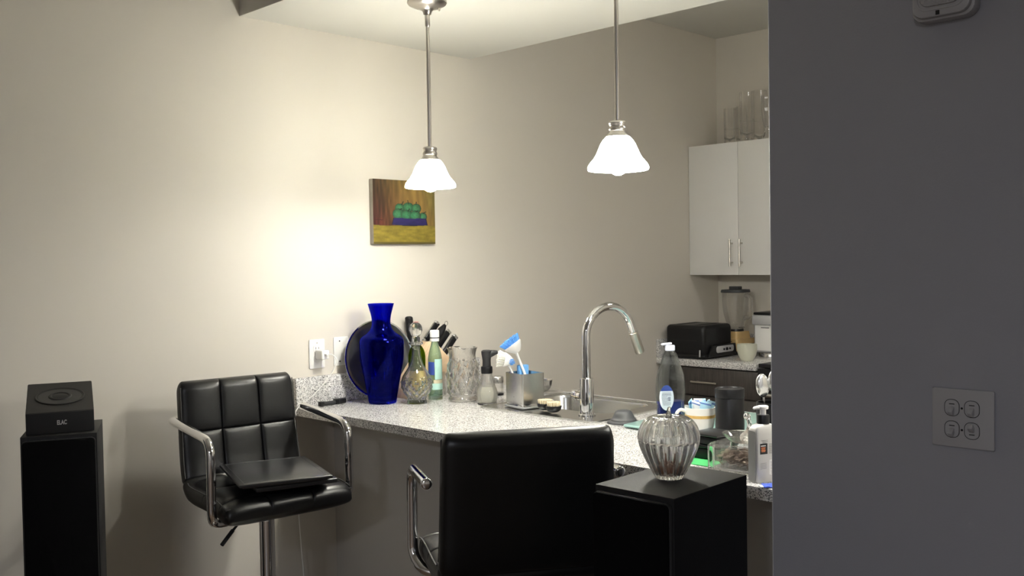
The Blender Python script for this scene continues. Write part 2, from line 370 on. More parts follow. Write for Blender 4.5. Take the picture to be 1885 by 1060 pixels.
world_obj('oven_door', one(box, (4.425, 2.185, 0.50), (0.03, 0.75, 0.57), 0.004), blackp, rg)
world_obj('door_trim', one(box, (4.405, 2.185, 0.80), (0.03, 0.75, 0.018), 0.003), steel, rg)
hh = world_obj('oven_handle', one(tube, [(4.37, 1.88, 0.765), (4.37, 2.52, 0.765)], 0.012, 12), steel, rg)
# wall cabinet
wc = thing('wall_cabinet', 'white two door wall cabinet with bar handles above the toaster', 'cabinet', (4.75, 2.9, 1.368))
world_obj('cabinet_body', one(box, (4.908, 2.887, 1.739), (0.284, 0.660, 0.741), 0.001), white_cab, wc)
def cab_door(y0, y1, hy):
    d = world_obj('door', one(box, (4.757, (y0+y1)/2, 1.739), (0.018, abs(y1-y0)-0.0025, 0.744), 0.0012), white_cab, wc)
    Mi = T(4.75, 2.9, 1.368).inverted()
    obj('handle', one(tube, [(4.718, hy, 1.415), (4.718, hy, 1.567)], 0.0055, 12, Mi), nickel, d)
    for z in (1.437, 1.545): obj('handle_post', one(tube, [(4.752, hy, z), (4.718, hy, z)], 0.0045, 8, Mi), nickel, d)
cab_door(3.2175, 2.892, 2.930); cab_door(2.892, 2.566, 2.868)

# ================================================================ PENDANTS
def pendant(x, y, zr, label):
    t = thing('pendant_lamp', label, 'lamp', (x, y, zr), 0, 'pendant lamps over the bar')
    Z = 2.383-zr
    obj('canopy', one(lathe, [(0.0, Z), (0.068, Z), (0.070, Z-0.006), (0.066, Z-0.012), (0.045, Z-0.022), (0.026, Z-0.027), (0.017, Z-0.034), (0.0125, Z-0.048), (0, Z-0.048)], 40), nickel, t)
    obj('canopy_knob', one(lathe, [(0, Z-0.036), (0.003, Z-0.034), (0.004, Z-0.028), (0.0025, Z-0.024), (0.0025, Z-0.014), (0, Z-0.014)], 12, None, T(0.03, -0.03, 0)), nickel, t)
    obj('swivel_joint', one(lathe, [(0, Z-0.046), (0.0085, Z-0.048), (0.009, Z-0.052), (0.009, Z-0.086), (0.0065, Z-0.090), (0, Z-0.090)], 20), nickel, t)
    obj('rod', one(tube, [(0, 0, Z-0.09), (0, 0, 0.135)], 0.0068, 16), nickel, t)
    obj('shade_holder', one(lathe, [(0, 0.145), (0.012, 0.144), (0.0235, 0.141), (0.0260, 0.137), (0.0255, 0.131), (0.0235, 0.128), (0.0235, 0.125), (0.0262, 0.121), (0.0262, 0.116), (0.0235, 0.112), (0.026, 0.107), (0.034, 0.098), (0.0345, 0.094), (0.0, 0.094)], 36), nickel, t)
    outer = [(0.031, 0.099), (0.037, 0.094), (0.044, 0.086), (0.051, 0.075), (0.0575, 0.060), (0.064, 0.045), (0.071, 0.033), (0.079, 0.024), (0.0855, 0.016), (0.0895, 0.008), (0.0895, 0.002), (0.088, -0.001)]
    inner = [(r-0.003, z-0.001) for r, z in outer[::-1]]
    obj('lamp_shade', one(lathe, outer+inner, 56, None, None, True), shade_m, t, 60)
    bm = bm_new(); ball(bm, (0, 0, 0.012), 0.0285, seg=16)
    bl = obj('light_bulb', bm, bulb_m, t, 80)
    obj('bulb_neck', one(lathe, [(0.0, 0.038), (0.020, 0.038), (0.016, 0.055), (0.0135, 0.062), (0.0135, 0.092), (0, 0.092)], 16), white_p, bl)
pendant(2.243, 2.604, 1.7315, 'nickel pendant lamp with frosted bell shade hanging in front of the fruit painting')
pendant(2.25, 1.770, 1.7295, 'nickel pendant lamp with frosted bell shade hanging above the faucet')
pendant(2.25, 0.936, 1.73, 'added third nickel pendant lamp, unseen behind the dark wall, brightening the bar')  # added out of view, to brighten the left wall and the bar's right end

# ================================================================ PAINTING
pt = thing('canvas_painting', 'unframed canvas painting of green apples in a blue bowl on the wall', 'painting', (2.605, YA, 1.68))
PW, PH, PD = 0.334, 0.268, 0.025
obj('canvas', one(box, (0, -PD/2-0.001, 0), (PW, PD, PH), 0.002), mat('canvas_side', (0.26, 0.23, 0.19), 0.6, vary=0.3, vscale=20), pt)
NX, NY = 180, 146
def lin(c): return [((v/255)/12.92 if v/255 <= 0.04045 else ((v/255+0.055)/1.055)**2.4) for v in c]
rn = [[random.random() for _ in range(90)] for _ in range(90)]
def vn(x, y):
    xi, yi = int(x) % 89, int(y) % 89; fx, fy = x-int(x), y-int(y)
    a = rn[xi][yi]*(1-fx)+rn[xi+1][yi]*fx; b_ = rn[xi][yi+1]*(1-fx)+rn[xi+1][yi+1]*fx; return a*(1-fy)+b_*fy
apples = [(0.42, 0.435, 0.078, 0.072), (0.56, 0.420, 0.088, 0.076), (0.69, 0.435, 0.078, 0.076), (0.395, 0.53, 0.092, 0.085), (0.80, 0.565, 0.062, 0.070), (0.53, 0.545, 0.092, 0.080), (0.67, 0.55, 0.092, 0.080)]
stems = [((0.45, 0.385), (0.475, 0.335)), ((0.56, 0.365), (0.55, 0.315)), ((0.685, 0.375), (0.69, 0.335)), ((0.42, 0.465), (0.45, 0.445)), ((0.55, 0.485), (0.575, 0.445)), ((0.68, 0.49), (0.715, 0.470)), ((0.80, 0.510), (0.845, 0.485))]
def paint(u, v):                     # u right, v down, 0..1
    n1 = vn(u*40+3, v*6+7); n2 = vn(u*14, v*40+20); n3 = vn(u*60, v*60)
    if v > 0.705+0.012*math.sin(u*7):
        c = [170, 148, 42]; k = (n2-0.5)*46+(n3-0.5)*14; c = [c[0]+k, c[1]+k*0.9, c[2]+k*0.5]
        if v > 0.97: c = [110, 95, 35]
    else:
        L = max(0, min(1, (u-0.02)/0.55)); top_, bot = max(0, 1-v/0.7), v/0.7
        a = [70+20*n1, 30+28*top_*0.9, 22+10*n1]; b_ = [176-34*max(0, (u-.75))*3, 142-20*bot, 62-8*bot]
        c = [a[i]*(1-L)+b_[i]*L for i in range(3)]; k = (n1-0.5)*46; c = [c[0]+k, c[1]+k*0.85, c[2]+k*0.5]
        if u < 0.16 and 0.60 < v < 0.70: c = [c[0]+8, c[1]-4, c[2]-2]
    for ax, ay, rx, ry in apples:
        d = ((u-ax)/rx)**2+((v-ay)/ry)**2
        if d < 1:
            s_ = 0.72+0.4*(1-d)*(0.6+0.8*n3)-0.25*max(0, (d-0.8)*4); s_ += 0.12*((ax-u)/rx)
            c = [52*s_*(1+0.5*n1), 142*s_, 92*s_]
    if 0.590 < v < 0.725:
        hw = 0.270+(v-0.59)*0.22; cx_ = 0.580
        if abs(u-cx_) < hw and v < 0.708+0.008*math.cos((u-cx_)*8) and v > 0.600-0.008*abs(u-cx_)/0.2:
            c = [36+22*n2, 30+14*n2, 100+34*n2]
            if v > 0.702 or abs(u-cx_) > hw-0.012: c = [22, 18, 52]
    for (x0, y0), (x1, y1) in stems:
        dx, dy = x1-x0, y1-y0; t_ = max(0, min(1, ((u-x0)*dx+(v-y0)*dy)/(dx*dx+dy*dy)))
        if math.hypot(u-x0-t_*dx, v-y0-t_*dy) < 0.007: c = [40, 34, 20]
    if 0.03 < u < 0.15 and abs(v-0.628-0.004*math.sin(u*160)) < 0.005: c = [60, 26, 18]
    g_ = sum(c)/3; return [0.46*q for q in lin([max(0, min(255, 0.85*q+0.15*g_)) for q in c])]
vts = [(-PW/2+PW*i/NX, -PD-0.0016, PH/2-PH*j/NY) for j in range(NY+1) for i in range(NX+1)]
fcs = [(j*(NX+1)+i, (j+1)*(NX+1)+i, (j+1)*(NX+1)+i+1, j*(NX+1)+i+1) for j in range(NY) for i in range(NX)]
me = bpy.data.meshes.new('painted_picture'); me.from_pydata(vts, [], fcs)
ca = me.color_attributes.new('paint', 'FLOAT_COLOR', 'POINT')
buf = []
for j in range(NY+1):
    for i in range(NX+1): buf += [*paint(i/NX, j/NY), 1.0]
ca.data.foreach_set('color', buf)
pm, n, l, b = nt('oil_paint'); at = n.new('ShaderNodeVertexColor'); at.layer_name = 'paint'; l.new(at.outputs[0], b.inputs['Base Color']); b.inputs['Roughness'].default_value = 0.42
me.materials.append(pm); po = bpy.data.objects.new('painted_picture', me); C.objects.link(po); po.parent = pt

# ================================================================ WALL FITTINGS
def plate(t, w_, h_, m_, M):
    bm = bm_new(); prism(bm, rrect(w_, h_, 0.004, 3), 0.0045, M, 0.0015); return obj('cover_plate', bm, m_, t)
ot = thing('wall_outlet', 'white double wall outlet above the end of the backsplash with a charger in it', 'outlet', (2.166, YA, 1.114))
Mo = face((0, -0.0005, 0), (1, 0, 0), (0, -1, 0))
plate(ot, 0.072, 0.1143, white_p, Mo)
for z in (0.0195, -0.0195):
    rc = obj('receptacle', one(prism, rrect(0.034, 0.028, 0.010, 4), 0.0015, Mo @ T(0, z, 0.0043)), white_p, ot)
    for dx, hh_ in ((-0.0064, 0.009), (0.0064, 0.0075)): obj('slot', one(box, (dx, z+0.003, 0.0061), (0.0018, hh_, 0.0006), 0, Mo), slot_m, rc)
obj('screw', one(lathe, [(0.003, 0), (0.003, 0.0008), (0, 0.0012)], 12, None, Mo @ T(0, 0.043, 0.0043)), nickel, ot)
ch = thing('phone_charger', 'white cube phone charger plugged into the wall outlet', 'charger', (2.172, YA-0.0068, 1.112))
obj('charger_body', one(box, (0, -0.024, 0), (0.035, 0.046, 0.036), 0.004, None, 3), white_p, ch)
obj('socket_rim', one(box, (0, -0.0475, 0.001), (0.012, 0.001, 0.006), 0.0), slot_m, ch)
cb = thing('charging_cable', 'thin white charging cable from the charger down past the worktop edge', 'cable', (2.172, YA-0.054, 1.113))
def crm(pts, n_=8):
    P_ = [Vector(p) for p in pts]; P_ = [2*P_[0]-P_[1]]+P_+[2*P_[-1]-P_[-2]]; out = []
    for i in range(1, len(P_)-2):
        for k in range(n_):
            t_ = k/n_; a, b_, c, d = P_[i-1:i+3]
            out.append(0.5*((2*b_)+(c-a)*t_+(2*a-5*b_+4*c-d)*t_*t_+(3*b_-a-3*c+d)*t_**3))
    return out+[P_[-2]]
Mi = T(2.172, YA-0.054, 1.113).inverted()
obj('cord', one(tube, crm([(2.172, YA-0.062, 1.113), (2.185, YA-0.082, 1.112), (2.192, YA-0.098, 1.085), (2.165, YA-0.085, 1.03), (2.11, YA-0.06, 0.965), (2.055, YA-0.035, 0.918), (2.040, YA-0.035, 0.88), (2.03, YA-0.05, 0.74), (2.035, YA-0.05, 0.55), (2.045, YA-0.045, 0.42), (2.055, YA-0.05, 0.22), (2.05, YA-0.06, 0.06), (2.0, YA-0.10, 0.006), (1.9, YA-0.14, 0.004)]), 0.0021, 8, Mi), white_p, cb)
obj('plug', one(box, (0, -0.004, 0), (0.012, 0.020, 0.007), 0.002), white_p, cb)
ob = thing('wall_plate', 'white blank wall plate with two screws partly behind the round pan', 'wall plate', (2.281, YA, 1.116))
plate(ob, 0.072, 0.1143, white_p, Mo)
for z in (0.0475, -0.0475): obj('screw', one(lathe, [(0.003, 0), (0.003, 0.0008), (0, 0.0012)], 12, None, Mo @ T(-0.008, z*0.86, 0.0043)), slot_m, ob)
sw = thing('light_switch', 'square grey wall plate with four toggle switches on the dark wall', 'light switch', (1.937, 0.687, 1.149))
Ms = face((-0.0005, 0, 0), (0, -1, 0), (-1, 0, 0))
bm = bm_new(); prism(bm, rrect(0.1162, 0.1143, 0.003, 3), 0.005, Ms, 0.0028); obj('cover_plate', bm, grey_p, sw)
for i, (u, v) in enumerate(((-0.0195, 0.020), (0.0175, 0.020), (-0.0195, -0.022), (0.0175, -0.022))):
    rc = obj('switch_frame', one(frame_prism, rrect(0.0285, 0.033, 0.012, 5), rrect(0.0265, 0.031, 0.011, 5), 0.0006, Ms @ T(u, v, 0.0048)), slot_m, sw)
    obj('switch_face', one(prism, rrect(0.0262, 0.0307, 0.011, 5), 0.0012, Ms @ T(u, v, 0.0045)), grey_p, rc)
    up = -1 if i < 3 else 1
    bm = bm_new(); box(bm, (0, 0, 0.006), (0.0095, 0.0105, 0.016), 0.0015, Ms @ T(u, v+up*0.002, 0.005) @ RX(-up*math.radians(38)))
    obj('toggle', bm, grey_p, sw)
    obj('toggle_slot', one(box, (u, v-up*0.0072, 0.0060), (0.0100, 0.0016, 0.0006), 0, Ms), slot_m, rc)
for v in (0.020, -0.022): obj('screw', one(lathe, [(0.0022, 0), (0.0022, 0.0008), (0, 0.0012)], 10, None, Ms @ T(-0.001, v, 0.0048)), slot_m, sw)
al = thing('wall_alarm', 'square grey alarm box high on the dark wall near the ceiling', 'alarm', (1.937, 0.712, 1.978))
Ml = face((-0.0005, 0, 0), (0, -1, 0), (-1, 0, 0))
bm = bm_new(); prism(bm, rrect(0.118, 0.124, 0.022, 6), 0.030, Ml, 0.004); obj('back_box', bm, grey_p, al)
bm = bm_new(); prism(bm, rrect(0.108, 0.115, 0.022, 6), 0.014, Ml @ T(0, 0, 0.0285), 0.004); obj('front_cover', bm, grey_p, al)
bm = bm_new(); prism(bm, rrect(0.078, 0.084, 0.018, 6, 0, 0.004), 0.006, Ml @ T(0, 0, 0.041), 0.002); obj('sounder_panel', bm, mat('pebbled_plastic', (0.36, 0.355, 0.37), 0.5, bump=1.0, bscale=260), al)
obj('frame_ring', one(frame_prism, rrect(0.092, 0.098, 0.021, 6, 0, 0.004), rrect(0.086, 0.092, 0.019, 6, 0, 0.004), 0.002, Ml @ T(0, 0, 0.0420)), grey_p, al)
obj('tab_slot', one(box, (-0.005, -0.051, 0.043), (0.007, 0.008, 0.001), 0.0, Ml), slot_m, al)

# ================================================================ SPEAKERS
def tower(loc, ang, D, label, module):
    """front faces +X of the local frame; origin at the middle of the base of the front"""
    t = thing('floor_speaker', label, 'speaker', loc, ang)
    W_, H_ = 0.195, 1.003
    obj('speaker_cabinet', one(box, (-D/2, 0, H_/2+0.008), (D, W_, H_-0.016), 0.0015), speaker_m, t)
    obj('top_panel', one(box, (-D/2, 0, H_-0.001), (D, W_, 0.003), 0.001), speaker_top_m, t)
    Mf = face((0, 0, 0), (0, 1, 0), (1, 0, 0))
    bm = bm_new(); prism(bm, rrect(W_-0.010, 0.93, 0.010, 4, 0, 0.527), 0.014, Mf @ T(0, 0, 0.001), 0.0025); obj('front_grille', bm, cloth_grille, t)
    obj('grille_rim', one(frame_prism, rrect(W_-0.008, 0.932, 0.011, 4, 0, 0.527), rrect(W_-0.013, 0.927, 0.009, 4, 0, 0.527), 0.010, Mf @ T(0, 0, 0.001)), edge_m, t)
    for sx in (-0.02, -D+0.02):
        for sy in (-0.08, 0.08): obj('foot', one(lathe, [(0, 0), (0.012, 0), (0.014, 0.006), (0.014, 0.009), (0, 0.009)], 12, None, T(sx, sy, 0)), rubber, t)
    return t
LA = math.radians(-115.8)
tower((1.020, 2.783, 0), LA, 0.25, 'tall black floor standing speaker by the left wall under the angled top module', True)
tower((1.535, 1.180, 0), math.radians(-179.2), 0.272, 'tall black floor standing speaker under the crystal pumpkin jar', False)
# top module (wedge) on the left speaker
mo = thing('speaker_module', 'small black wedge shaped speaker module with a round driver on the left tower', 'speaker', (1.036, 2.813, 1.0037), math.radians(-110.8))
W2, D2, HF, HB = 0.175, 0.228, 0.060, 0.118
t0 = 0.0
bm = bm_new()
v = [bm.verts.new(p) for p in ((t0, -W2/2, 0.003), (t0, W2/2, 0.003), (t0-D2, W2/2, 0.003), (t0-D2, -W2/2, 0.003), (t0, -W2/2, HF), (t0, W2/2, HF), (t0-D2, W2/2, HB), (t0-D2, -W2/2, HB))]
for f in ((0, 3, 2, 1), (4, 5, 6, 7), (0, 1, 5, 4), (1, 2, 6, 5), (2, 3, 7, 6), (3, 0, 4, 7)): bm.faces.new([v[i] for i in f])
bmesh.ops.bevel(bm, geom=bm.edges[:], offset=0.0015, segments=2, affect='EDGES'); obj('module_body', bm, speaker_top_m, mo)
obj('front_panel', one(box, (t0+0.0015, 0, HF/2), (0.004, W2-0.001, HF-0.002), 0.0008), blackm, mo)
for sx in (t0-0.02, t0-D2+0.02):
    for sy in (-0.06, 0.06): obj('foot', one(lathe, [(0, 0), (0.009, 0), (0.009, 0.0035), (0, 0.0035)], 10, None, T(sx, sy, 0)), rubber, mo)
sl = math.atan2(HB-HF, D2)
Mt = T(t0-D2/2, 0, (HF+HB)/2+0.0004) @ RY(sl)
dv = obj('driver_ring', one(lathe, [(0.0655, -0.001), (0.0665, 0.0015), (0.0645, 0.0028), (0.0600, 0.0012), (0.0600, -0.001)], 56, None, Mt, True), speaker_top_m, mo)
obj('driver_cone', one(lathe, [(0, 0.0008), (0.0600, 0.0008), (0.0600, 0.0), (0, 0.0)], 48, None, Mt), mat('driver_cone_black', (0.014, 0.014, 0.014), 0.55), dv)
obj('driver_groove', one(lathe, [(0.0606, -0.001), (0.0606, 0.0013), (0.0585, 0.0013), (0.0585, -0.001)], 48, None, Mt, True), slot_m, dv)
obj('driver_dome', one(lathe, [(0, 0.0040), (0.010, 0.0038), (0.018, 0.0022), (0.021, 0.0015), (0.025, 0.0040), (0.029, 0.0034), (0.0315, 0.0010), (0.032, 0.0002)], 40, None, Mt), speaker_top_m, dv)
obj('emblem', text_bm('ELAC', 0.0135, 0.0004), silver_m, mo, 0, face((t0+0.0040, 0.004, 0.030), (0, 1, 0), (1, 0, 0)) @ Matrix.Scale(1.25, 4, (0, 1, 0)) @ Matrix.Scale(0.8, 4, (1, 0, 0)))

# ================================================================ BAR CHAIRS
# centre line of the padded shell in (f, z); z = 0 is the top of the seat, f points to the front
SHELL = [(-0.222, 0.315), (-0.216, 0.24), (-0.207, 0.16), (-0.199, 0.09), (-0.191, 0.04), (-0.176, -0.006), (-0.146, -0.036), (-0.10, -0.044), (-0.02, -0.044), (0.06, -0.044), (0.12, -0.048), (0.165, -0.058), (0.190, -0.070)]
def resample(P_, n_):
    P_ = [Vector((a, b_, 0)) for a, b_ in P_]; P_ = crm(P_, 10); L = [0]
    for a, b_ in zip(P_, P_[1:]): L.append(L[-1]+(b_-a).length)
    out = []
    for k in range(n_+1):
        s_ = L[-1]*k/n_; i = 0
        while i < len(L)-2 and L[i+1] < s_: i += 1
        u = (s_-L[i])/max(1e-9, L[i+1]-L[i]); out.append(P_[i].lerp(P_[i+1], min(1, u)))
    return out, L[-1]
LINE, LLEN = resample(SHELL, 400)
def at_s(s_):
    x = max(0, min(399.999, s_/LLEN*400)); i = int(x); p = LINE[i].lerp(LINE[i+1], x-i); d = (LINE[min(400, i+2)]-LINE[max(0, i-2)]).normalized()
    return p, Vector((-d.y, d.x, 0)) # normal towards the sitter
def pad(s0, s1, W0, W1, TH, gs, rtop, rbot, puff=0.007):
    """padded shell piece between s0 and s1 of the centre line, stitched across at gs and in three panels lengthwise"""
    bm = bm_new(); rings = []
    def grid(base, seams, lo_, hi_):
        q = set(base)
        for g in seams:
            for d in (-0.010, -0.006, -0.0032, -0.0014, 0, 0.0014, 0.0032, 0.006, 0.010): q.add(g+d)
        q = sorted(x for x in q if lo_ <= x <= hi_); out = [q[0]]
        for x in q[1:]:
            if x-out[-1] > 0.0009: out.append(x)
        out[-1] = hi_; return out
    ss = grid([s0+(s1-s0)*(0.6*(0.5-0.5*math.cos(PI*k/52))+0.4*k/52) for k in range(53)], gs, s0, s1)
    us = grid([W0/2*(-0.6*math.cos(PI*k/44)+0.4*(-1+2*k/44)) for k in range(45)], (-W0/6, W0/6), -W0/2, W0/2)
    def endf(d, r): return 1 if d > r else math.sqrt(max(0, 1-(1-d/r)**2))
    edges = [s0]+sorted(gs)+[s1]
    for s_ in ss:
        p, nm = at_s(s_); q = (s_-s0)/(s1-s0); W_ = W0+(W1-W0)*q
        eT = min(endf(s_-s0, rtop), endf(s1-s_, rbot)); eW = min(1-0.085*(1-endf(s_-s0, rtop*1.4)), 1-0.06*(1-endf(s1-s_, rbot*1.4)))
        cs = 1
        for a_, b_ in zip(edges, edges[1:]):
            if a_ <= s_ <= b_: cs = math.sin(PI*(s_-a_)/(b_-a_))**0.35 if 0 < s_-a_ < b_-a_ else 0
        ring = []
        for side_ in (1, -1):
            for x in (us if side_ > 0 else us[::-1]):
                u = x/(W0/2); ed = (1-min(1, abs(u))**7)**(1/3.2)
                off = side_*TH/2*ed*max(eT, 0.02)
                if side_ > 0:
                    g = 0
                    for gx in (-W0/6, W0/6): g = max(g, math.exp(-abs(x-gx)/0.0030))
                    for gz in gs: g = max(g, math.exp(-abs(s_-gz)/0.0030))
                    off += (puff*abs(math.sin(PI*1.5*(u+1)))**0.35*cs-0.007*g)*eT*min(1, ed*1.2)
                ring.append(bm.verts.new((p.x+nm.x*off, x/W0*W_*eW, p.y+nm.y*off)))
        rings.append(ring)
    N = len(rings[0])
    for a_, c in zip(rings, rings[1:]):
        for k in range(N): bm.faces.new((a_[k], a_[(k+1) % N], c[(k+1) % N], c[k]))
    bm.faces.new(rings[0]); bm.faces.new(rings[-1][::-1])
    bmesh.ops.remove_doubles(bm, verts=bm.verts, dist=2e-5); bmesh.ops.recalc_face_normals(bm, faces=bm.faces)
    return bm
def seam_line(s0, s1, W0, W1, TH, n_=24):
    pts = []
    for sgn in (-1, 1):
        rng = range(n_+1) if sgn < 0 else range(n_, -1, -1)
        for k in rng:
            q = k/n_; s_ = s0+(s1-s0)*q; p, nm = at_s(s_); W_ = W0+(W1-W0)*q
            pts.append((p.x+nm.x*TH*0.36, sgn*(W_/2-0.0035), p.y+nm.y*TH*0.36))
    return pts
def bar_chair(loc, ang, zs, label):
    t = thing('bar_chair', label, 'chair', loc, ang, 'black padded bar chairs at the peninsula')
    Z = T(0, 0, zs)
    SB = 0.325
    o = obj('backrest', pad(0.0, SB+0.012, 0.405, 0.418, 0.060, (0.168,), 0.030, 0.012), leather, t, 60, Z)
    seat_ = obj('seat', pad(SB-0.004, LLEN, 0.418, 0.436, 0.078, (SB+0.19, LLEN-0.060), 0.016, 0.036, 0.004), leather, t, 60, Z)
    obj('piping', one(tube, seam_line(SB+0.03, LLEN-0.022, 0.418, 0.434, 0.078), 0.0022, 6), seam_m, seat_, 60, Z)
    obj('piping', one(tube, seam_line(0.02, SB, 0.405, 0.418, 0.060)[:25], 0.0018, 6), seam_m, o, 60, Z)
    obj('piping', one(tube, seam_line(0.02, SB, 0.405, 0.418, 0.060)[25:], 0.0018, 6), seam_m, o, 60, Z)
    for s_ in (-1, 1):
        pth_ = smooth_path([(-0.181, s_*0.232, 0.193), (0.128, s_*0.234, 0.168), (0.128, s_*0.236, -0.062), (0.085, s_*0.21, -0.096), (0.05, s_*0.05, -0.099)], 0.055, 8)
        a = obj('armrest', one(tube, pth_, 0.0138, 18), chrome, t, 60, Z)
        obj('end_cap', one(ball, (-0.181, s_*0.232, 0.193), 0.0134, None, 14, (0.35, 1, 1)), chrome, a, 60, Z)
    obj('seat_plate', one(box, (0.0, 0, zs-0.097), (0.20, 0.18, 0.012), 0.003), blackm, t)
    obj('swivel_cap', one(lathe, [(0, -0.103), (0.045, -0.103), (0.045, -0.112), (0.030, -0.130), (0, -0.130)], 24, None, Z), blackp, t)
    obj('pole', one(lathe, [(0, 0.30), (0.0175, 0.30), (0.0175, zs-0.12), (0, zs-0.12)], 24), chrome, t)
    obj('pole_sleeve', one(lathe, [(0, 0.02), (0.026, 0.02), (0.0245, zs-0.136), (0.024, zs-0.132), (0, zs-0.132)], 28), chrome, t)
    obj('base', one(lathe, [(0, 0), (0.205, 0), (0.205, 0.006), (0.19, 0.012), (0.08, 0.028), (0.04, 0.04), (0.028, 0.06), (0, 0.06)], 48), chrome, t)
    fr = []
    for k in range(25):
        a = -PI*0.62+PI*1.24*k/24; fr.append((0.06+0.14*math.cos(a), 0.16*math.sin(a), 0.30))
    obj('footrest', one(tube, [(0.0, -0.026, 0.30)]+fr+[(0.0, 0.026, 0.30)], 0.011, 12), chrome, t)
    lv = obj('height_lever', one(tube, [(0.02, -0.04, zs-0.104), (0.060, -0.120, zs-0.110), (0.075, -0.150, zs-0.128)], 0.004, 8), blackm, t)
    obj('lever_grip', one(tube, [(0.074, -0.148, zs-0.1265), (0.092, -0.192, zs-0.160)], 0.0062, 10), blackm, lv)
    return t
bar_chair((1.662, 2.775, 0), math.radians(-96), 0.772, 'black tufted leather bar chair facing the room with a folder on its seat')
bar_chair((1.717, 1.708, 0), math.radians(56.4), 0.768, 'black padded bar chair seen from behind, left of the speaker with the jar')
# folder on the seat
fd = thing('portfolio_folder', 'black leather portfolio folder lying on the seat of the left chair', 'folder', (1.655, 2.71, 0.781), math.radians(-19))
def leaf(w_, d_, h_, dx, dy, z, rz, m_, nm, par):
    return obj(nm, one(box, (0, 0, h_/2), (w_, d_, h_), min(0.003, h_*0.45), T(dx, dy, z) @ RZ(rz), 3), m_, par)
leaf(0.255, 0.30, 0.014, 0.03, -0.005, 0.0, 0.04, folder_m, 'lower_cover', fd)
leaf(0.262, 0.31, 0.006, 0.0, 0.0, 0.0143, 0.0, mat('paper_edge', (0.08, 0.08, 0.08), 0.6), 'pages', fd)
leaf(0.285, 0.345, 0.010, 0.0, 0.0, 0.0205, 0.0, folder_m, 'upper_cover', fd)
bm = bm_new(); tube(bm, [(-0.125, -0.158, 0.0306), (0.125, -0.158, 0.0306), (0.125, 0.158, 0.0306), (-0.125, 0.158, 0.0306), (-0.125, -0.155, 0.0306)], 0.0007, 6)
obj('stitching', bm, mat('grey_thread', (0.10, 0.10, 0.10), 0.5), fd)

# ================================================================ ON THE BAR
def interp(prof, n_=4):
    """smooth a (r, z) profile"""
    q = crm([(r, z, 0) for r, z in prof], n_); return [(max(0, p.x), p.y) for p in q]
def vessel(bm, outer, th, seg=56, rf=None, floor_t=0.006, M=None, sm=4):
    o = interp(outer, sm); inn = [(max(0.0008, r-th), z) for r, z in o if z > o[0][1]+floor_t]
    zb = o[0][1]+floor_t
    pro = [(0, o[0][1])]+o+[(inn[-1][0], inn[-1][1]+0.0001)]+inn[::-1][1:]+[(0, zb)]
    no = len(o)+1
    lathe(bm, pro, seg, (lambda a, z, i: rf(a, z) if (rf and 0 < i < no) else 1), M)
# blue vase
t = thing('glass_vase', 'tall cobalt blue glass vase on the bar in front of the round pan', 'vase', (2.3535, 3.045, CT+0.0005))
k = 0.000494
pr_ = [(108, 890), (112, 870), (119, 830), (134, 750), (153, 650), (171, 550), (177, 470), (177.5, 420), (174, 390), (158, 362), (118, 335), (90, 305), (76, 270), (74, 235), (80, 190), (93, 140), (105, 97)]
obj('vase_body', one(vessel, [(r*k, (892-z)*k) for r, z in pr_], 0.0035, 64, None, 0.012), blue_g, t, 60)
# round pan leaning on the wall
pn = thing('round_pan', 'round dark metal pan with bright rim leaning against the wall behind the blue vase', 'pan', (2.418, 3.134, CT))
Rp = 0.160
ax = Vector((math.cos(math.radians(-97)), math.sin(math.radians(-97)), 0)); lean = math.radians(7.5)
nrm = (ax*math.cos(lean)+Vector((0, 0, 1))*math.sin(lean)).normalized()
up_ = (Vector((0, 0, 1))-nrm*nrm.z).normalized()
xd = up_.cross(nrm)
Mp = face((0, 0, 0), xd, nrm); cpos = up_*Rp+Vector((0, 0, 0.004)); 
for i in range(3): Mp[i][3] = cpos[i]
obj('pan_body', one(lathe, [(0, 0.0), (0.135, 0.0), (0.140, 0.002), (0.153, 0.012), (0.155, 0.012), (0.142, -0.001), (0, -0.0025)], 72, None, Mp), pan_m, pn)
obj('pan_rim', one(lathe, [(0.1520, 0.0115), (0.156, 0.0130), (0.1595, 0.0130), (0.1600, 0.0115), (0.159, 0.0100), (0.152, 0.0100)], 72, None, Mp, True), chrome, pn)
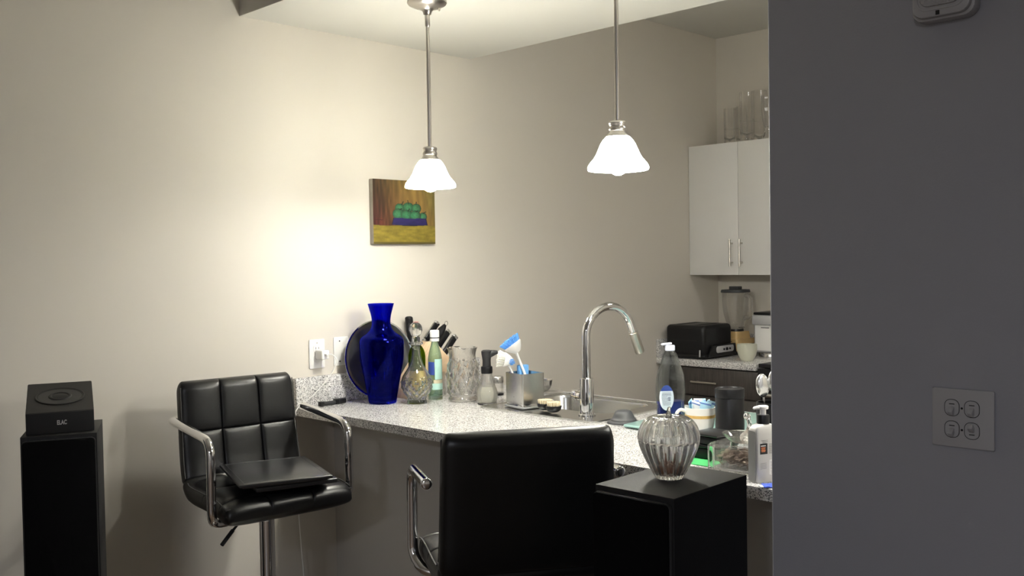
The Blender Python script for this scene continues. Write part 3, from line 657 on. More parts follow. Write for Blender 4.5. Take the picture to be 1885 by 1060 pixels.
# knife block
kb = thing('knife_block', 'light wood knife block standing by the wall behind the bottles', 'knife block', (2.478, 3.037, CT+0.0005))
Mx = face((0, 0.098, 0), (1, 0, 0), (0, -1, 0))         # x along the wall, y up, extruded towards the room
poly = [(0, 0), (0.125, 0), (0.250, 0.128), (0.150, 0.222), (0.0, 0.040)]
obj('block_body', one(prism, poly, 0.098, Mx, 0.003), wood_l, kb)
obj('base_foot', one(box, (0.062, 0.049, 0.001), (0.115, 0.088, 0.002), 0), blackp, kb)
ld_ = Vector((0.128-0.0, 0.0, 0)); d_ax = Vector((0.685, 0, 0.728))      # handles leave at right angles to the top face
fdir = Vector((0.100, 0, -0.094)).normalized()
def knife(s_, yy, hl, kind):
    p0 = Vector((0.150, yy, 0.222))+fdir*s_
    h = thing('kitchen_knife', '', 'knife', (2.478+p0.x, 3.037+p0.y, CT+p0.z+0.0005))
    M_ = face((0, 0, 0), (0, 1, 0), d_ax)
    obj('blade', one(box, (0, 0, -0.03), (0.0018, 0.022, 0.058), 0, M_), steel, h)
    if kind == 'steel':
        obj('bolster', one(box, (0, 0, 0.007), (0.015, 0.025, 0.012), 0.002, M_), steel, h)
        obj('handle', one(box, (0, 0, hl/2+0.012), (0.0165, 0.026, hl-0.006), 0.004, M_, 3), blackp, h)
        obj('end_cap', one(box, (0, 0.0, hl+0.014), (0.0175, 0.0275, 0.014), 0.0035, M_, 3), chrome, h)
        obj('tang', one(box, (0, 0.0131, hl/2+0.012), (0.004, 0.001, hl-0.008), 0, M_), steel, h)
    else:
        obj('handle', one(tube, [M_ @ Vector(q) for q in ((0, 0, 0), (0, 0, 0.02), (0, 0, 0.05), (0, 0, 0.085), (0, 0, 0.105), (0, 0, 0.115))], [0.013, 0.0155, 0.0175, 0.0165, 0.011, 0.007], 16), blackp, h)
        obj('hanging_ring', one(lathe, [(0.0075, -0.001), (0.0095, -0.001), (0.0095, 0.001), (0.0075, 0.001)], 20, None, M_ @ T(0, 0, 0.125) @ RX(PI/2) @ RY(PI/2), True), chrome, h)
    return h
for args, lab in (((0.010, 0.082, 0.092, 'steel'), 'steel capped knife in the block, highest handle next to the wall'),
                  ((0.032, 0.055, 0.115, 'round'), 'round black sharpening steel with a hanging ring in the knife block'),
                  ((0.074, 0.070, 0.100, 'steel'), 'longer of the two lower steel capped knives in the block'),
                  ((0.098, 0.040, 0.092, 'steel'), 'lowest steel capped knife in the block, right above the cut glass vase')):
    o = knife(*args); o['label'] = lab; o['group'] = 'knives in the knife block'
# cooking tool leaning at the wall
sp = thing('cooking_spoon', 'black handled cooking tool leaning upright at the wall behind the decanter', 'utensil', (2.612, 3.170, CT+0.0005))
obj('handle', one(tube, crm([(0, 0.004, 0.145), (-0.001, 0.006, 0.19), (-0.002, 0.010, 0.25), (-0.003, 0.0125, 0.30), (-0.004, 0.0135, 0.318), (-0.004, 0.014, 0.325)], 4), [0.010]*4+[0.014]*5+[0.0170]*4+[0.0170]*4+[0.0155, 0.0145, 0.012, 0.008], 16), blackp, sp)
obj('tool_stem', one(tube, [(0.002, -0.010, 0.006), (0, 0.004, 0.15)], 0.005, 10), steel, sp)
obj('tool_head', one(box, (0.002, -0.012, 0.035), (0.055, 0.002, 0.070), 0.001), steel, sp)
# decanter
t = thing('crystal_decanter', 'cut crystal decanter with a round ball stopper beside the blue vase', 'decanter', (2.432, 2.928, CT+0.0005))
k = 0.000444
def cut(depth, nn, pitch, z0, z1):
    def f(a, z):
        if not (z0 < z < z1): return 1
        fade = min(1, (z-z0)/0.006, (z1-z)/0.006)
        return 1-depth*fade*(abs(math.sin(nn*a/2+z*pitch))**0.7+abs(math.sin(nn*a/2-z*pitch))**0.7-1)
    return f
pr_ = [(88, 888), (89, 872), (80, 852), (92, 830), (122, 785), (138, 735), (138, 695), (126, 655), (102, 615), (76, 575), (56, 530), (43, 480), (37, 430), (34, 395), (38, 378), (60, 366), (63, 352), (52, 345)]
body = [(r*k, (890-z)*k) for r, z in pr_]
obj('decanter_body', one(vessel, body, 0.0045, 96, cut(0.080, 11, 75, 0.018, 0.098), 0.013, None, 6), crystal_g, t, 18)
st = obj('stopper', one(lathe, interp([(0.0, 0.212), (0.0105, 0.213), (0.011, 0.236), (0.015, 0.241), (0.0165, 0.258), (0.013, 0.262), (0.0205, 0.270), (0.0262, 0.285), (0.0262, 0.295), (0.0215, 0.308), (0.012, 0.316), (0, 0.318)], 3), 14), crystal_g, t, 0)
obj('stopper_tag', one(box, (0.0, -0.002, 0.3195), (0.020, 0.012, 0.0012), 0), red_m, st)
# green bottle
t = thing('oil_bottle', 'olive green glass bottle of oil behind the crystal decanter', 'bottle', (2.496, 3.001, CT+0.0005))
obj('bottle_body', one(vessel, [(0.033, 0), (0.0345, 0.004), (0.0345, 0.05), (0.0345, 0.16), (0.0335, 0.185), (0.027, 0.205), (0.016, 0.222), (0.0125, 0.235), (0.012, 0.262)], 0.0022, 40, None, 0.006), green_g, t, 60)
obj('oil', one(lathe, [(0, 0.007), (0.0315, 0.007), (0.0315, 0.12), (0, 0.12)], 32), oil_y, t)
obj('cap', one(lathe, [(0, 0.2600), (0.0135, 0.2600), (0.0135, 0.276), (0, 0.276)], 24), mat('dark_green_cap', (0.02, 0.05, 0.02), 0.4), t)
obj('label', one(lathe, [(0.0348, 0.03), (0.0350, 0.03), (0.0350, 0.12), (0.0348, 0.12)], 40, None, None, True), mat('label_yellow', (0.66, 0.52, 0.16), 0.5), t)
# teal bottle
t = thing('spirit_bottle', 'pale teal glass bottle with white screw cap and blue label by the knife block', 'bottle', (2.552, 2.955, CT+0.0005), math.radians(-128+90))
k = 0.000455
obj('bottle_body', one(vessel, [(r*k, (860-z)*k) for r, z in [(60, 859), (63, 850), (63, 780), (62.5, 640), (62, 530), (60, 490), (54, 450), (42, 405), (33, 370), (29, 350), (29, 335)]], 0.0025, 48, None, 0.010), teal_g, t, 60)
cp = obj('cap', one(lathe, [(0, (860-345)*k), (0.0185, (860-345)*k), (0.0188, (860-318)*k), (0.0188, (860-252)*k), (0.0175, (860-247)*k), (0, (860-247)*k)], 32), white_p, t)
obj('cap_band', one(lathe, [(0.0187, (860-318)*k), (0.0191, (860-318)*k), (0.0191, (860-309)*k), (0.0187, (860-309)*k)], 32, None, None, True), slot_m, cp)
def arc_label(r, a0, a1, z0, z1, th=0.0004, n_=14):
    bm = bm_new(); pts = [(r*math.cos(a0+(a1-a0)*i/n_), r*math.sin(a0+(a1-a0)*i/n_)) for i in range(n_+1)]
    q = [(x*(1+th/r), y*(1+th/r)) for x, y in pts]; prism(bm, pts+q[::-1], z1-z0, T(0, 0, z0)); return bm
A0 = -PI/2
obj('label', arc_label(0.0287, A0-1.25, A0-0.15, (860-640)*k, (860-525)*k), blue_l, t)
obj('label', arc_label(0.0287, A0-0.10, A0+1.3, (860-680)*k, (860-500)*k), pale_teal, t)
obj('label', arc_label(0.0289, A0-0.5, A0+1.3, (860-770)*k, (860-715)*k), pale_teal, t)
obj('label', arc_label(0.0288, A0-0.3, A0+1.3, (860-714)*k, (860-683)*k), mat('label_sand', (0.55, 0.50, 0.34), 0.5), t)
bm = bm_new()
for i in range(5): box(bm, (0.002+0.0022*i, -0.0190, (860-288)*k+0.0015*i), (0.0018, 0.0003, 0.0010), 0)
obj('cap_print', bm, ink, cp)
# cut glass vase
t = thing('cut_glass_vase', 'large cut crystal vase with a wavy rim between the bottle and the caddy', 'vase', (2.590, 2.832, CT+0.0005))
k = 0.000448
def wav(a, z):
    f = cut(0.095, 9, 44, 0.030, 0.170)(a, z)
    if z > 0.15: f *= 1+(z-0.15)/0.06*0.05*math.sin(5*a+1.0)
    return f
pr_ = [(108, 872), (126, 866), (132, 845), (120, 826), (132, 800), (143, 740), (146, 660), (144, 590), (134, 540), (121, 500), (117, 460), (124, 420), (133, 396)]
obj('vase_body', one(vessel, [(r*k, (872-z)*k) for r, z in pr_], 0.006, 108, wav, 0.018, None, 6), crystal_g, t, 18)
# small tumbler
t = thing('glass_tumbler', 'small clear glass tumbler half hidden between the pale bottle and the cut vase', 'glass', (2.648, 2.975, CT+0.0005))
obj('tumbler_body', one(vessel, [(0.024, 0), (0.026, 0.004), (0.029, 0.03), (0.031, 0.07), (0.031, 0.10)], 0.002, 40, None, 0.008), clear_g, t, 60)
# cruet
t = thing('oil_cruet', 'round glass cruet with black pour spout and cloudy liquid beside the brush caddy', 'cruet', (2.590, 2.694, CT+0.0005), math.radians(-45))
k = 0.000436
pr_ = [(78, 905), (84, 890), (92, 860), (96, 825), (92, 790), (80, 755), (66, 715), (54, 675), (46, 640), (44, 600)]
obj('cruet_body', one(vessel, [(r*k, (906-z)*k) for r, z in pr_], 0.0028, 48, None, 0.006), clear_g, t, 60)
liq = [(0.0, 0.008), (0.0320, 0.008), (0.0370, 0.020), (0.0388, 0.035), (0.0370, 0.050), (0.0320, 0.0655), (0.0305, 0.0700), (0, 0.0700)]
obj('liquid', one(lathe, liq, 40), mat('cloudy_liquid', (0.62, 0.62, 0.54), 0.2, spec=0.5), t, 60)
obj('base_ring', one(lathe, [(0, -0.0003), (0.037, -0.0003), (0.0385, 0.002), (0.037, 0.004), (0, 0.004)], 32), blackp, t)
cl_ = obj('collar', one(lathe, [(0, 0.119), (0.0215, 0.119), (0.0222, 0.122), (0.0225, 0.142), (0.021, 0.146), (0, 0.146)], 32), blackp, t)
sp_ = obj('pour_spout', one(lathe, [(0, 0.145), (0.0165, 0.146), (0.0160, 0.168), (0.0175, 0.180), (0.0200, 0.195), (0.0205, 0.205), (0.014, 0.2095), (0, 0.2085)], 28), mat('black_rubber', (0.015, 0.015, 0.016), 0.5), t)
tube(b_ := bm_new(), [(0.004, 0, 0.190), (0.022, 0, 0.197), (0.036, 0, 0.1995), (0.044, 0, 0.2000)], [0.0150, 0.0130, 0.0090, 0.0065], 16)
obj('spout_tip', b_, mat('black_rubber_tip', (0.015, 0.015, 0.016), 0.5), sp_)
# spice jar
t = thing('spice_jar', 'small glass jar with steel lid behind the caddy, next to the cruet', 'jar', (2.790, 2.845, CT+0.0005))
obj('jar_body', one(vessel, [(0.027, 0.008), (0.028, 0.012), (0.028, 0.045), (0.026, 0.050)], 0.002, 32, None, 0.003, None, 2), clear_g, t, 60)
obj('lid', one(lathe, [(0, 0.050), (0.0285, 0.050), (0.0290, 0.053), (0.0290, 0.074), (0.027, 0.077), (0, 0.078)], 32), steel, t)
obj('base', one(lathe, [(0, 0), (0.029, 0), (0.029, 0.008), (0, 0.008)], 32), blackp, t)
# caddy
ca_ = thing('brush_caddy', 'square brushed steel caddy holding dish brushes and a sponge', 'caddy', (2.606, 2.506, CT+0.0072), math.radians(-12))
Wc, Dc, Hc, wl = 0.100, 0.114, 0.128, 0.0018
bm = bm_new(); frame_prism(bm, rrect(Wc, Dc, 0.006, 4), rrect(Wc-2*wl, Dc-2*wl, 0.005, 4), Hc-0.016, T(0, 0, 0.016)); obj('caddy_wall', bm, steel, ca_)
obj('caddy_floor', one(prism, rrect(Wc-0.003, Dc-0.003, 0.005, 4), 0.003, T(0, 0, 0.017)), steel, ca_)
obj('base_tray', one(prism, rrect(Wc+0.012, Dc+0.012, 0.010, 4), 0.006, T(0, 0, 0.0), 0.001), mat('tray_plastic', (0.25, 0.25, 0.25), 0.12), ca_)
obj('base_riser', one(prism, rrect(Wc-0.004, Dc-0.004, 0.006, 4), 0.011, T(0, 0, 0.006)), chrome, ca_)
obj('badge', one(box, (-Wc/2-0.0002, 0.0, 0.040), (0.0004, 0.006, 0.002)), inkgrey, ca_)
def bristles(bm, base_c, rad, axis, length, nn, spread, r=0.0011, flatd=None):
    ax_ = Vector(axis).normalized(); u = ax_.orthogonal().normalized(); v_ = ax_.cross(u)
    for i in range(nn):
        a = i*2.39996; q = rad*math.sqrt((i+0.5)/nn); o_ = u*math.cos(a)*q+v_*math.sin(a)*q
        d = (ax_+o_/rad*spread).normalized(); p0 = Vector(base_c)+o_
        tube(bm, [p0, p0+d*length*(0.9+0.2*random.random())], [r*0.8, r*1.3], 5)
def dish_brush(loc, head, foot_, hr, baxis, bcol, label, nn, tl, spread):
    """head, foot_: world points of the head centre and the lower handle end"""
    b0 = thing('dish_brush', label, 'brush', foot_, 0, 'dish brushes in the caddy')
    H_ = Vector(head)-Vector(foot_); d = H_.normalized()
    obj('handle', one(tube, [(0, 0, 0), H_*0.5, H_*0.82, H_], [0.0046, 0.0050, 0.0048, 0.0075], 12), white_p, b0)
    ba = Vector(baxis).normalized(); M_ = face(H_, ba.orthogonal(), ba)
    obj('brush_head', one(lathe, [(0, -0.026), (hr*0.35, -0.024), (hr*0.72, -0.010), (hr, 0.006), (hr, 0.012), (0, 0.012)], 28, None, M_), white_p, b0)
    bm = bm_new(); bristles(bm, H_+ba*0.010, hr*0.92, ba, tl, nn, spread, 0.0015); o = obj('bristles', bm, bcol, b0, 60); o['kind'] = 'stuff'
    return b0
L_ = Vector((-0.70, 0.713, 0))            # to the left as seen from the room
dish_brush(None, (2.607, 2.560, 1.142), (2.636, 2.490, 0.958), 0.036, L_*0.62+Vector((0, 0, 0.85)), blue_b, 'dish brush with blue bristles and white head, tallest in the caddy', 90, 0.026, 0.5)
b2 = dish_brush(None, (2.577, 2.572, 1.094), (2.604, 2.518, 0.958), 0.027, L_*1.0+Vector((-0.25, -0.1, 0.25)), white_b, 'white bristled dish brush in front of the blue one in the caddy', 80, 0.024, 0.35)
bm = bm_new(); bristles(bm, (-0.020, 0.038, 0.128), 0.011, (-0.2, -0.7, 0.1), 0.012, 30, 0.1, 0.0012); obj('scrub_tuft', bm, blue_b, b2, 60)['kind'] = 'stuff'
t = thing('sponge', 'light blue sponge sticking out of the steel caddy behind the brush handles', 'sponge', (2.6355, 2.5437, 0.9400), math.radians(-12))
obj('sponge_body', one(box, (0, 0, 0.0675), (0.044, 0.020, 0.130), 0.004, RY(0.0), 3), sponge_m, t)
# bowl and plate behind
t = thing('steel_bowl', 'small stainless steel bowl on a glass dish behind the brush caddy', 'bowl', (2.945, 2.745, CT+0.0075))
obj('bowl_body', one(vessel, [(0.026, 0), (0.036, 0.005), (0.048, 0.022), (0.053, 0.046), (0.056, 0.049)], 0.0012, 48, None, 0.001), steel, t, 60)
t = thing('glass_dish', 'shallow clear glass dish behind the caddy at the worktop edge', 'dish', (2.945, 2.735, CT+0.0005))
obj('dish_body', one(vessel, [(0.050, 0), (0.075, 0.002), (0.090, 0.008), (0.093, 0.010)], 0.003, 56, None, 0.003), clear_g, t, 60)
# palm brushes
def palm(loc, rz, label):
    t = thing('palm_brush', label, 'brush', loc, rz, 'black palm brushes by the sink')
    obj('brush_body', one(lathe, interp([(0, 0), (0.013, 0.001), (0.024, 0.008), (0.0285, 0.018), (0.0285, 0.023), (0.026, 0.024), (0, 0.024)], 3), 32), blackp, t, 50)
    bm = bm_new(); nb = 0
    for i in range(-3, 4):
        for j in range(-3, 4):
            if math.hypot(i, j) <= 3.3: tube(bm, [(i*0.0072, j*0.0072, 0.022), (i*0.0078, j*0.0078, 0.0385)], [0.0022, 0.0030], 7); nb += 1
    o = obj('bristle_tufts', bm, cream_b, t, 50); o['kind'] = 'stuff'
palm((2.585, 2.385, CT+0.0078), 0.3, 'black palm brush with cream bristles, half hidden behind its twin')
palm((2.562, 2.322, CT+0.0078), 0.0, 'black palm brush with cream bristles at the front rim of the sink')
# strainer / plunger
t = thing('sink_stopper', 'round grey rubber sink stopper on the worktop right of the faucet', 'stopper', (2.577, 2.018, CT+0.0005))
obj('stopper_body', one(lathe, interp([(0, 0), (0.052, 0), (0.0545, 0.002), (0.0545, 0.005), (0.048, 0.007), (0.044, 0.009), (0.043, 0.013), (0.038, 0.018), (0.034, 0.026), (0.030, 0.034), (0.024, 0.041), (0.014, 0.044), (0, 0.0445)], 3), 48), rubber, t, 50)
# teal board
t = thing('glass_board', 'pale teal glass cutting board on the worktop right of the sink', 'cutting board', (2.745, 1.685, CT+0.0005), math.radians(3))
obj('board_body', one(prism, rrect(0.475, 0.58, 0.02, 5, 0.0, 0.0), 0.006, T(0, 0, 0.0045), 0.0012), teal_m, t)
for x in (-0.2, 0.2):
    for y in (-0.25, 0.25): obj('foot', one(lathe, [(0, 0), (0.007, 0), (0.006, 0.005), (0, 0.005)], 12, None, T(x, y, 0)), rubber, t)
# dish soap
t = thing('dish_soap_bottle', 'clear dish soap bottle with blue liquid and oval label on the teal board', 'bottle', (2.722, 1.928, CT+0.0115), math.radians(-44))
k = 0.000262
sp_pr = [(44, 1010), (48, 1000), (48.5, 930), (50, 800), (51.5, 700), (51, 580), (48, 480), (43, 400), (36, 330), (30, 260), (24, 195), (17, 155), (13.5, 140)]
sp_pr = [(r*3.75*k, (1012-z)*k) for r, z in sp_pr]
def oval(a, z): 
    q = min(1, max(0, (z-0.17)/0.05)); b_ = 0.60*(1-q)+1.0*q
    return (b_)/math.sqrt((b_*math.cos(a))**2+math.sin(a)**2)
obj('bottle_body', one(vessel, sp_pr, 0.0012, 56, oval, 0.004), soap_g, t, 60)
bm = bm_new()
lq = [(max(0, r-0.0025), z) for r, z in interp(sp_pr, 3) if 0.006 < z < 0.062]
lathe(bm, [(0, lq[0][1])]+lq+[(0, lq[-1][1])], 48, lambda a, z, i: 0.60/math.sqrt((0.60*math.cos(a))**2+math.sin(a)**2)); obj('soap_liquid', bm, liquid_blue, t, 60)
cp = obj('cap', one(lathe, [(0, 0.2275), (0.0160, 0.2275), (0.0170, 0.230), (0.0170, 0.2435), (0.0155, 0.246), (0, 0.246)], 28), mat('cap_white', (0.74, 0.76, 0.88), 0.35), t)
obj('cap_lid', one(box, (0, 0, 0), (0.036, 0.020, 0.006), 0.0025, T(-0.012, 0, 0.2505) @ RY(-0.12), 3), mat('cap_lid_white', (0.74, 0.76, 0.88), 0.35), cp)
# oval label on the room side (local -Y side is the broad face)
Ml_ = face((-0.019, -0.0305, 0.070), (1, 0, 0), (0, -1, 0))
lb = obj('label', one(prism, [(0.0245*math.cos(a), 0.043*math.sin(a)) for a in [2*PI*i/40 for i in range(40)]], 0.0006, Ml_ @ T(0, 0, 0)), mat('label_white', (0.80, 0.82, 0.88), 0.4), t)
bm = bm_new(); pts = [(0.0245*math.cos(a), 0.043*math.sin(a)) for a in [PI*0.18+PI*0.64*i/16 for i in range(17)]]; prism(bm, pts, 0.0003, Ml_ @ T(0, 0, 0.0006)); obj('label_top', bm, blue_l, lb)
bm = bm_new()
for i in range(14):
    y = 0.017-0.0032*i
    hw = 0.0195*math.sqrt(max(0.02, 1-(y/0.037)**2))-0.003
    x = -hw
    while x < (hw if i not in range(4, 10) else 0.001):
        wd = 0.001+random.random()*0.003; box(bm, (x+wd/2, y, 0.0008), (wd, 0.0012 if i != 2 else 0.002, 0.0002), 0, Ml_); x += wd+0.0009
for j in range(9): box(bm, (0.0085, 0.002-0.0016*j, 0.0008), (0.010, 0.0009, 0.0002), 0, Ml_)
obj('label_print', bm, ink, lb)
# mug with sugar packets
t = thing('mug', 'white porcelain mug with a gold dotted band full of sugar packets', 'mug', (2.545, 1.692, CT+0.0115), math.radians(140))
mugp = [(0.030, 0), (0.034, 0.002), (0.040, 0.014), (0.0445, 0.035), (0.0465, 0.060), (0.0475, 0.078)]
obj('mug_body', one(vessel, mugp, 0.003, 56, None, 0.004), porcelain, t, 60)
obj('gold_band', one(lathe, [(0.0458, 0.047), (0.0466, 0.047), (0.0470, 0.056), (0.0462, 0.056)], 56, None, None, True), gold, t)
obj('handle', one(tube, crm([(0.044, 0, 0.066), (0.062, 0, 0.071), (0.074, 0, 0.060), (0.072, 0, 0.042), (0.058, 0, 0.026), (0.040, 0, 0.022)], 5), 0.0052, 12), porcelain, t)
DIRS = [(90, 'left side'), (135, 'front left'), (180, 'front side'), (225, 'front right'), (270, 'right side'), (315, 'back right'), (0, 'far side'), (45, 'back left')]
stripe_m = mat('packet_stripe', (0.12, 0.22, 0.55), 0.5)
def packet(x, y, rz, tx, ty, m_, lab):
    p_ = thing('sugar_packet', lab, 'packet', (2.545+x, 1.692+y, CT+0.050), rz, 'sugar packets in the mug')
    M_ = RX(tx) @ RY(ty)
    obj('packet_paper', one(box, (0, 0, 0.032), (0.032, 0.0022, 0.060), 0.0008, M_), m_, p_)
    obj('packet_stripe', one(box, (0, 0, 0.054), (0.0322, 0.0026, 0.004), 0, M_), stripe_m, p_)
for i, (dg_, wd) in enumerate(DIRS):
    a = math.radians(dg_+45); col = paper_white if i in (1, 4, 6) else paper_blue
    packet(0.023*math.cos(a), 0.023*math.sin(a), a+PI/2+random.uniform(-0.5, 0.5), random.uniform(0.0, 0.12), random.uniform(-0.3, 0.3), col, '%s sugar packet leaning at the %s of the white mug' % ('white' if i in (1, 4, 6) else 'blue', wd))
packet(0.004, 0.006, 0.4, 0.05, 0.2, paper_blue, 'blue sugar packet standing in the very middle of the mug')
packet(-0.006, -0.004, 1.9, -0.1, -0.25, paper_white, 'white sugar packet crossing the middle one in the mug')
# small cup
t = thing('small_cup', 'small white cup with an orange foot between the mug and the black canister', 'cup', (2.597, 1.632, CT+0.0115))
obj('cup_body', one(vessel, [(0.026, 0), (0.027, 0.002), (0.027, 0.03), (0.027, 0.058), (0.0265, 0.061)], 0.0025, 40, None, 0.004), porcelain, t, 60)
obj('orange_band', one(lathe, [(0.0272, 0.002), (0.0276, 0.002), (0.0276, 0.012), (0.0272, 0.012)], 40, None, None, True), orange_m, t)
# canister
t = thing('coffee_canister', 'tall matte black metal canister with a screw lid beside the mug', 'canister', (2.553, 1.590, CT+0.0115))
obj('canister_body', one(lathe, [(0, 0), (0.042, 0), (0.0435, 0.002), (0.0435, 0.114), (0.0425, 0.116), (0, 0.116)], 56), blackp, t)
obj('lid', one(lathe, [(0, 0.1165), (0.0440, 0.1165), (0.0445, 0.118), (0.0445, 0.141), (0.0435, 0.144), (0.040, 0.144), (0.037, 0.141), (0, 0.141)], 56), blackp, t)
# black cases and green card
t = thing('black_box', 'flat black box at the bottom of the small stack behind the pumpkin jar', 'box', (2.292, 1.478, CT+0.0025), math.radians(2), 'black boxes stacked on the bar')
obj('box_body', one(box, (0, 0, 0.0145), (0.10, 0.095, 0.029), 0.003), blackp, t); obj('box_lid', one(box, (0, 0, 0.0335), (0.103, 0.098, 0.008), 0.003), blackp, t)
t = thing('black_box', 'flat black box with a glossy lid on top of the stack behind the pumpkin jar', 'box', (2.294, 1.480, CT+0.041), math.radians(-4), 'black boxes stacked on the bar')
obj('box_body', one(box, (0, 0, 0.011), (0.095, 0.09, 0.022), 0.003), blackp, t); obj('box_lid', one(box, (0, 0, 0.0260), (0.098, 0.093, 0.007), 0.003), folder_m, t)
t = thing('green_card', 'bright green card lying under the black boxes and glass casket', 'card', (2.255, 1.478, CT+0.0004), 0)
obj('card_sheet', one(box, (0, 0, 0.0008), (0.17, 0.115, 0.0014)), green_m, t)
# glass casket with potpourri
gc = thing('glass_casket', 'rectangular clear glass box filled with dried petals beside the lotion bottle', 'box', (2.214, 1.335, CT+0.0008), 0)
GW, GD, GH = 0.115, 0.105, 0.058       # local x away from the lens, y along the picture plane
bm = bm_new(); frame_prism(bm, rrect(GD, GW+0.03, 0.012, 4), rrect(GD-0.010, GW+0.020, 0.008, 4), GH, T(0, 0, 0.0)); obj('glass_wall', bm, crystal_g, gc)
obj('glass_floor', one(prism, rrect(GD-0.011, GW+0.018, 0.008, 4), 0.005, T(0, 0, 0.0005)), crystal_g, gc)
bm = bm_new(); frame_prism(bm, rrect(GD+0.008, GW+0.038, 0.014, 4), rrect(GD-0.012, GW+0.018, 0.008, 4), 0.008, T(0, 0, GH+0.0003)); obj('glass_rim', bm, crystal_g, gc)
for sx in (-1, 1):
    for sy in (-1, 1): obj('corner_post', one(lathe, [(0, 0.001), (0.008, 0.001), (0.009, 0.03), (0.009, GH+0.004), (0.0, GH+0.010)], 14, None, T(sx*(GD/2-0.002), sy*(GW/2+0.013), 0)), crystal_g, gc, 60)
bm = bm_new()
for i in range(260):
    M_ = T((random.random()-0.5)*(GD-0.030), (random.random()-0.5)*(GW-0.005), 0.011+random.random()*0.036) @ RZ(random.random()*6) @ RX(random.random()*3)
    ball(bm, (0, 0, 0), 0.0090, M_, 8, (1, 0.7, 0.25))
o = obj('dried_petals', bm, tan_m, gc, 60); o['kind'] = 'stuff'
# glass swan on the casket
sw_ = thing('glass_swan', 'clear glass swan shaped dish sitting on top of the petal casket', 'ornament', (2.214, 1.342, CT+0.0008+GH+0.0095), math.radians(-35))
bm = bm_new()
body = [(0.018, 0.0), (0.028, 0.003), (0.038, 0.010), (0.043, 0.018), (0.045, 0.023)]
lathe(bm, [(0, 0)]+interp(body, 3)+[(r-0.003, z) for r, z in interp(body, 3)[::-1]]+[(0, 0.004)], 40, lambda a, z, i: 1+0.55*max(0, math.sin(a))*z/0.03*0.8, None)
obj('dish_body', bm, crystal_g, sw_, 60)
obj('swan_neck', one(tube, crm([(0, -0.030, 0.016), (0, -0.043, 0.034), (0, -0.046, 0.052), (0, -0.040, 0.066), (0, -0.032, 0.072)], 6), [0.020, 0.019, 0.018, 0.0165, 0.015, 0.0135, 0.012, 0.011, 0.010, 0.009, 0.008, 0.0075, 0.007, 0.0065]+[0.006]*11, 14), crystal_g, sw_, 60)
ball(bm2 := bm_new(), (0, -0.030, 0.074), 0.0105, None, 14, (0.85, 1.1, 0.9)); obj('swan_head', bm2, crystal_g, sw_, 80)
# lotion bottle
lt = thing('lotion_bottle', 'grey pump lotion bottle with white pump head at the end of the bar', 'bottle', (2.124, 1.229, CT+0.0008), math.radians(-25))
# local -Y is the printed front
LH = 0.142
def sq_ring(w_, d_, z, n_=5): return [(x, y, z) for x, y in rrect(w_, d_, 0.007, n_)]
bm = bm_new(); lv_ = [(0.064, 0.036, 0.0), (0.066, 0.038, 0.004), (0.066, 0.038, LH-0.022), (0.063, 0.036, LH-0.012), (0.048, 0.030, LH-0.003), (0.026, 0.024, LH+0.001)]
rg_ = [[bm.verts.new(p) for p in sq_ring(a, b_, z)] for a, b_, z in lv_]
for a, c in zip(rg_, rg_[1:]):
    for i in range(len(a)): bm.faces.new((a[i], a[(i+1) % len(a)], c[(i+1) % len(a)], c[i]))
bm.faces.new(rg_[0][::-1]); bm.faces.new(rg_[-1]); obj('bottle_body', bm, lotion_m, lt, 40)
obj('side_panel', one(prism, rrect(0.030, LH-0.018, 0.004, 3, 0, (LH-0.018)/2+0.002), 0.0008, face((-0.0329, 0, 0), (0, -1, 0), (-1, 0, 0))), lotion_side, lt)
obj('collar', one(lathe, [(0, LH+0.0005), (0.0155, LH+0.0005), (0.0155, LH+0.020), (0.0145, LH+0.022), (0, LH+0.022)], 28), blackp, lt)
pu = obj('pump_head', one(lathe, [(0, LH+0.0215), (0.0075, LH+0.0215), (0.0075, LH+0.035), (0.013, LH+0.0365), (0.0135, LH+0.042), (0.012, LH+0.044), (0, LH+0.044)], 24), white_p, lt)
obj('pump_spout', one(tube, [(0, 0, LH+0.0395), (-0.014, 0.0, LH+0.0405), (-0.024, 0.0, LH+0.040), (-0.0275, 0, LH+0.0375)], [0.0052, 0.0047, 0.0038, 0.003], 12), white_p, pu)
Mf = face((0, -0.0191, 0), (1, 0, 0), (0, -1, 0))
fl = obj('print_panel', one(box, (-0.012, 0.083, 0.0003), (0.021, 0.026, 0.0004), 0, Mf), slot_m, lt)
bm = bm_new()
for i in range(4): box(bm, (-0.0135, 0.086-0.0032*i, 0.0006), (0.013-0.002*(i % 2), 0.0014, 0.0002), 0, Mf)
obj('orange_print', bm, orange_ink, lt)
obj('white_print', one(box, (-0.0135, 0.0905, 0.0006), (0.014, 0.0018, 0.0002), 0, Mf), white_p, lt)
bm = bm_new()
for i in range(3): box(bm, (-0.010+0.002*(i % 2), 0.104-0.0035*i, 0.0003), (0.020-0.004*i, 0.0010, 0.0002), 0, Mf)
for i in range(8): box(bm, (0.011, 0.094-0.0032*i, 0.0003), (0.017, 0.0012, 0.0002), 0, Mf)
for i in range(5): box(bm, (-0.013, 0.048-0.0034*i, 0.0003), (0.018, 0.0009, 0.0002), 0, Mf)
obj('small_print', bm, inkgrey, lt)
bc_ = obj('barcode_label', one(box, (0.014, 0.037, 0.0003), (0.020, 0.036, 0.0004), 0, Mf), white_p, lt)
bm = bm_new()
for i in range(9): box(bm, (0.014, 0.022+0.0036*i, 0.0006), (0.014, 0.0014, 0.0002), 0, Mf)
obj('barcode_lines', bm, inkgrey, bc_)
t = thing('wipes_packet', 'small blue and white foil packet lying by the foot of the lotion bottle', 'packet', (2.083, 1.180, CT+0.0005), math.radians(-49))
bm = bm_new(); t2 = bmesh.new(); bmesh.ops.create_grid(t2, x_segments=12, y_segments=8, size=0.5)
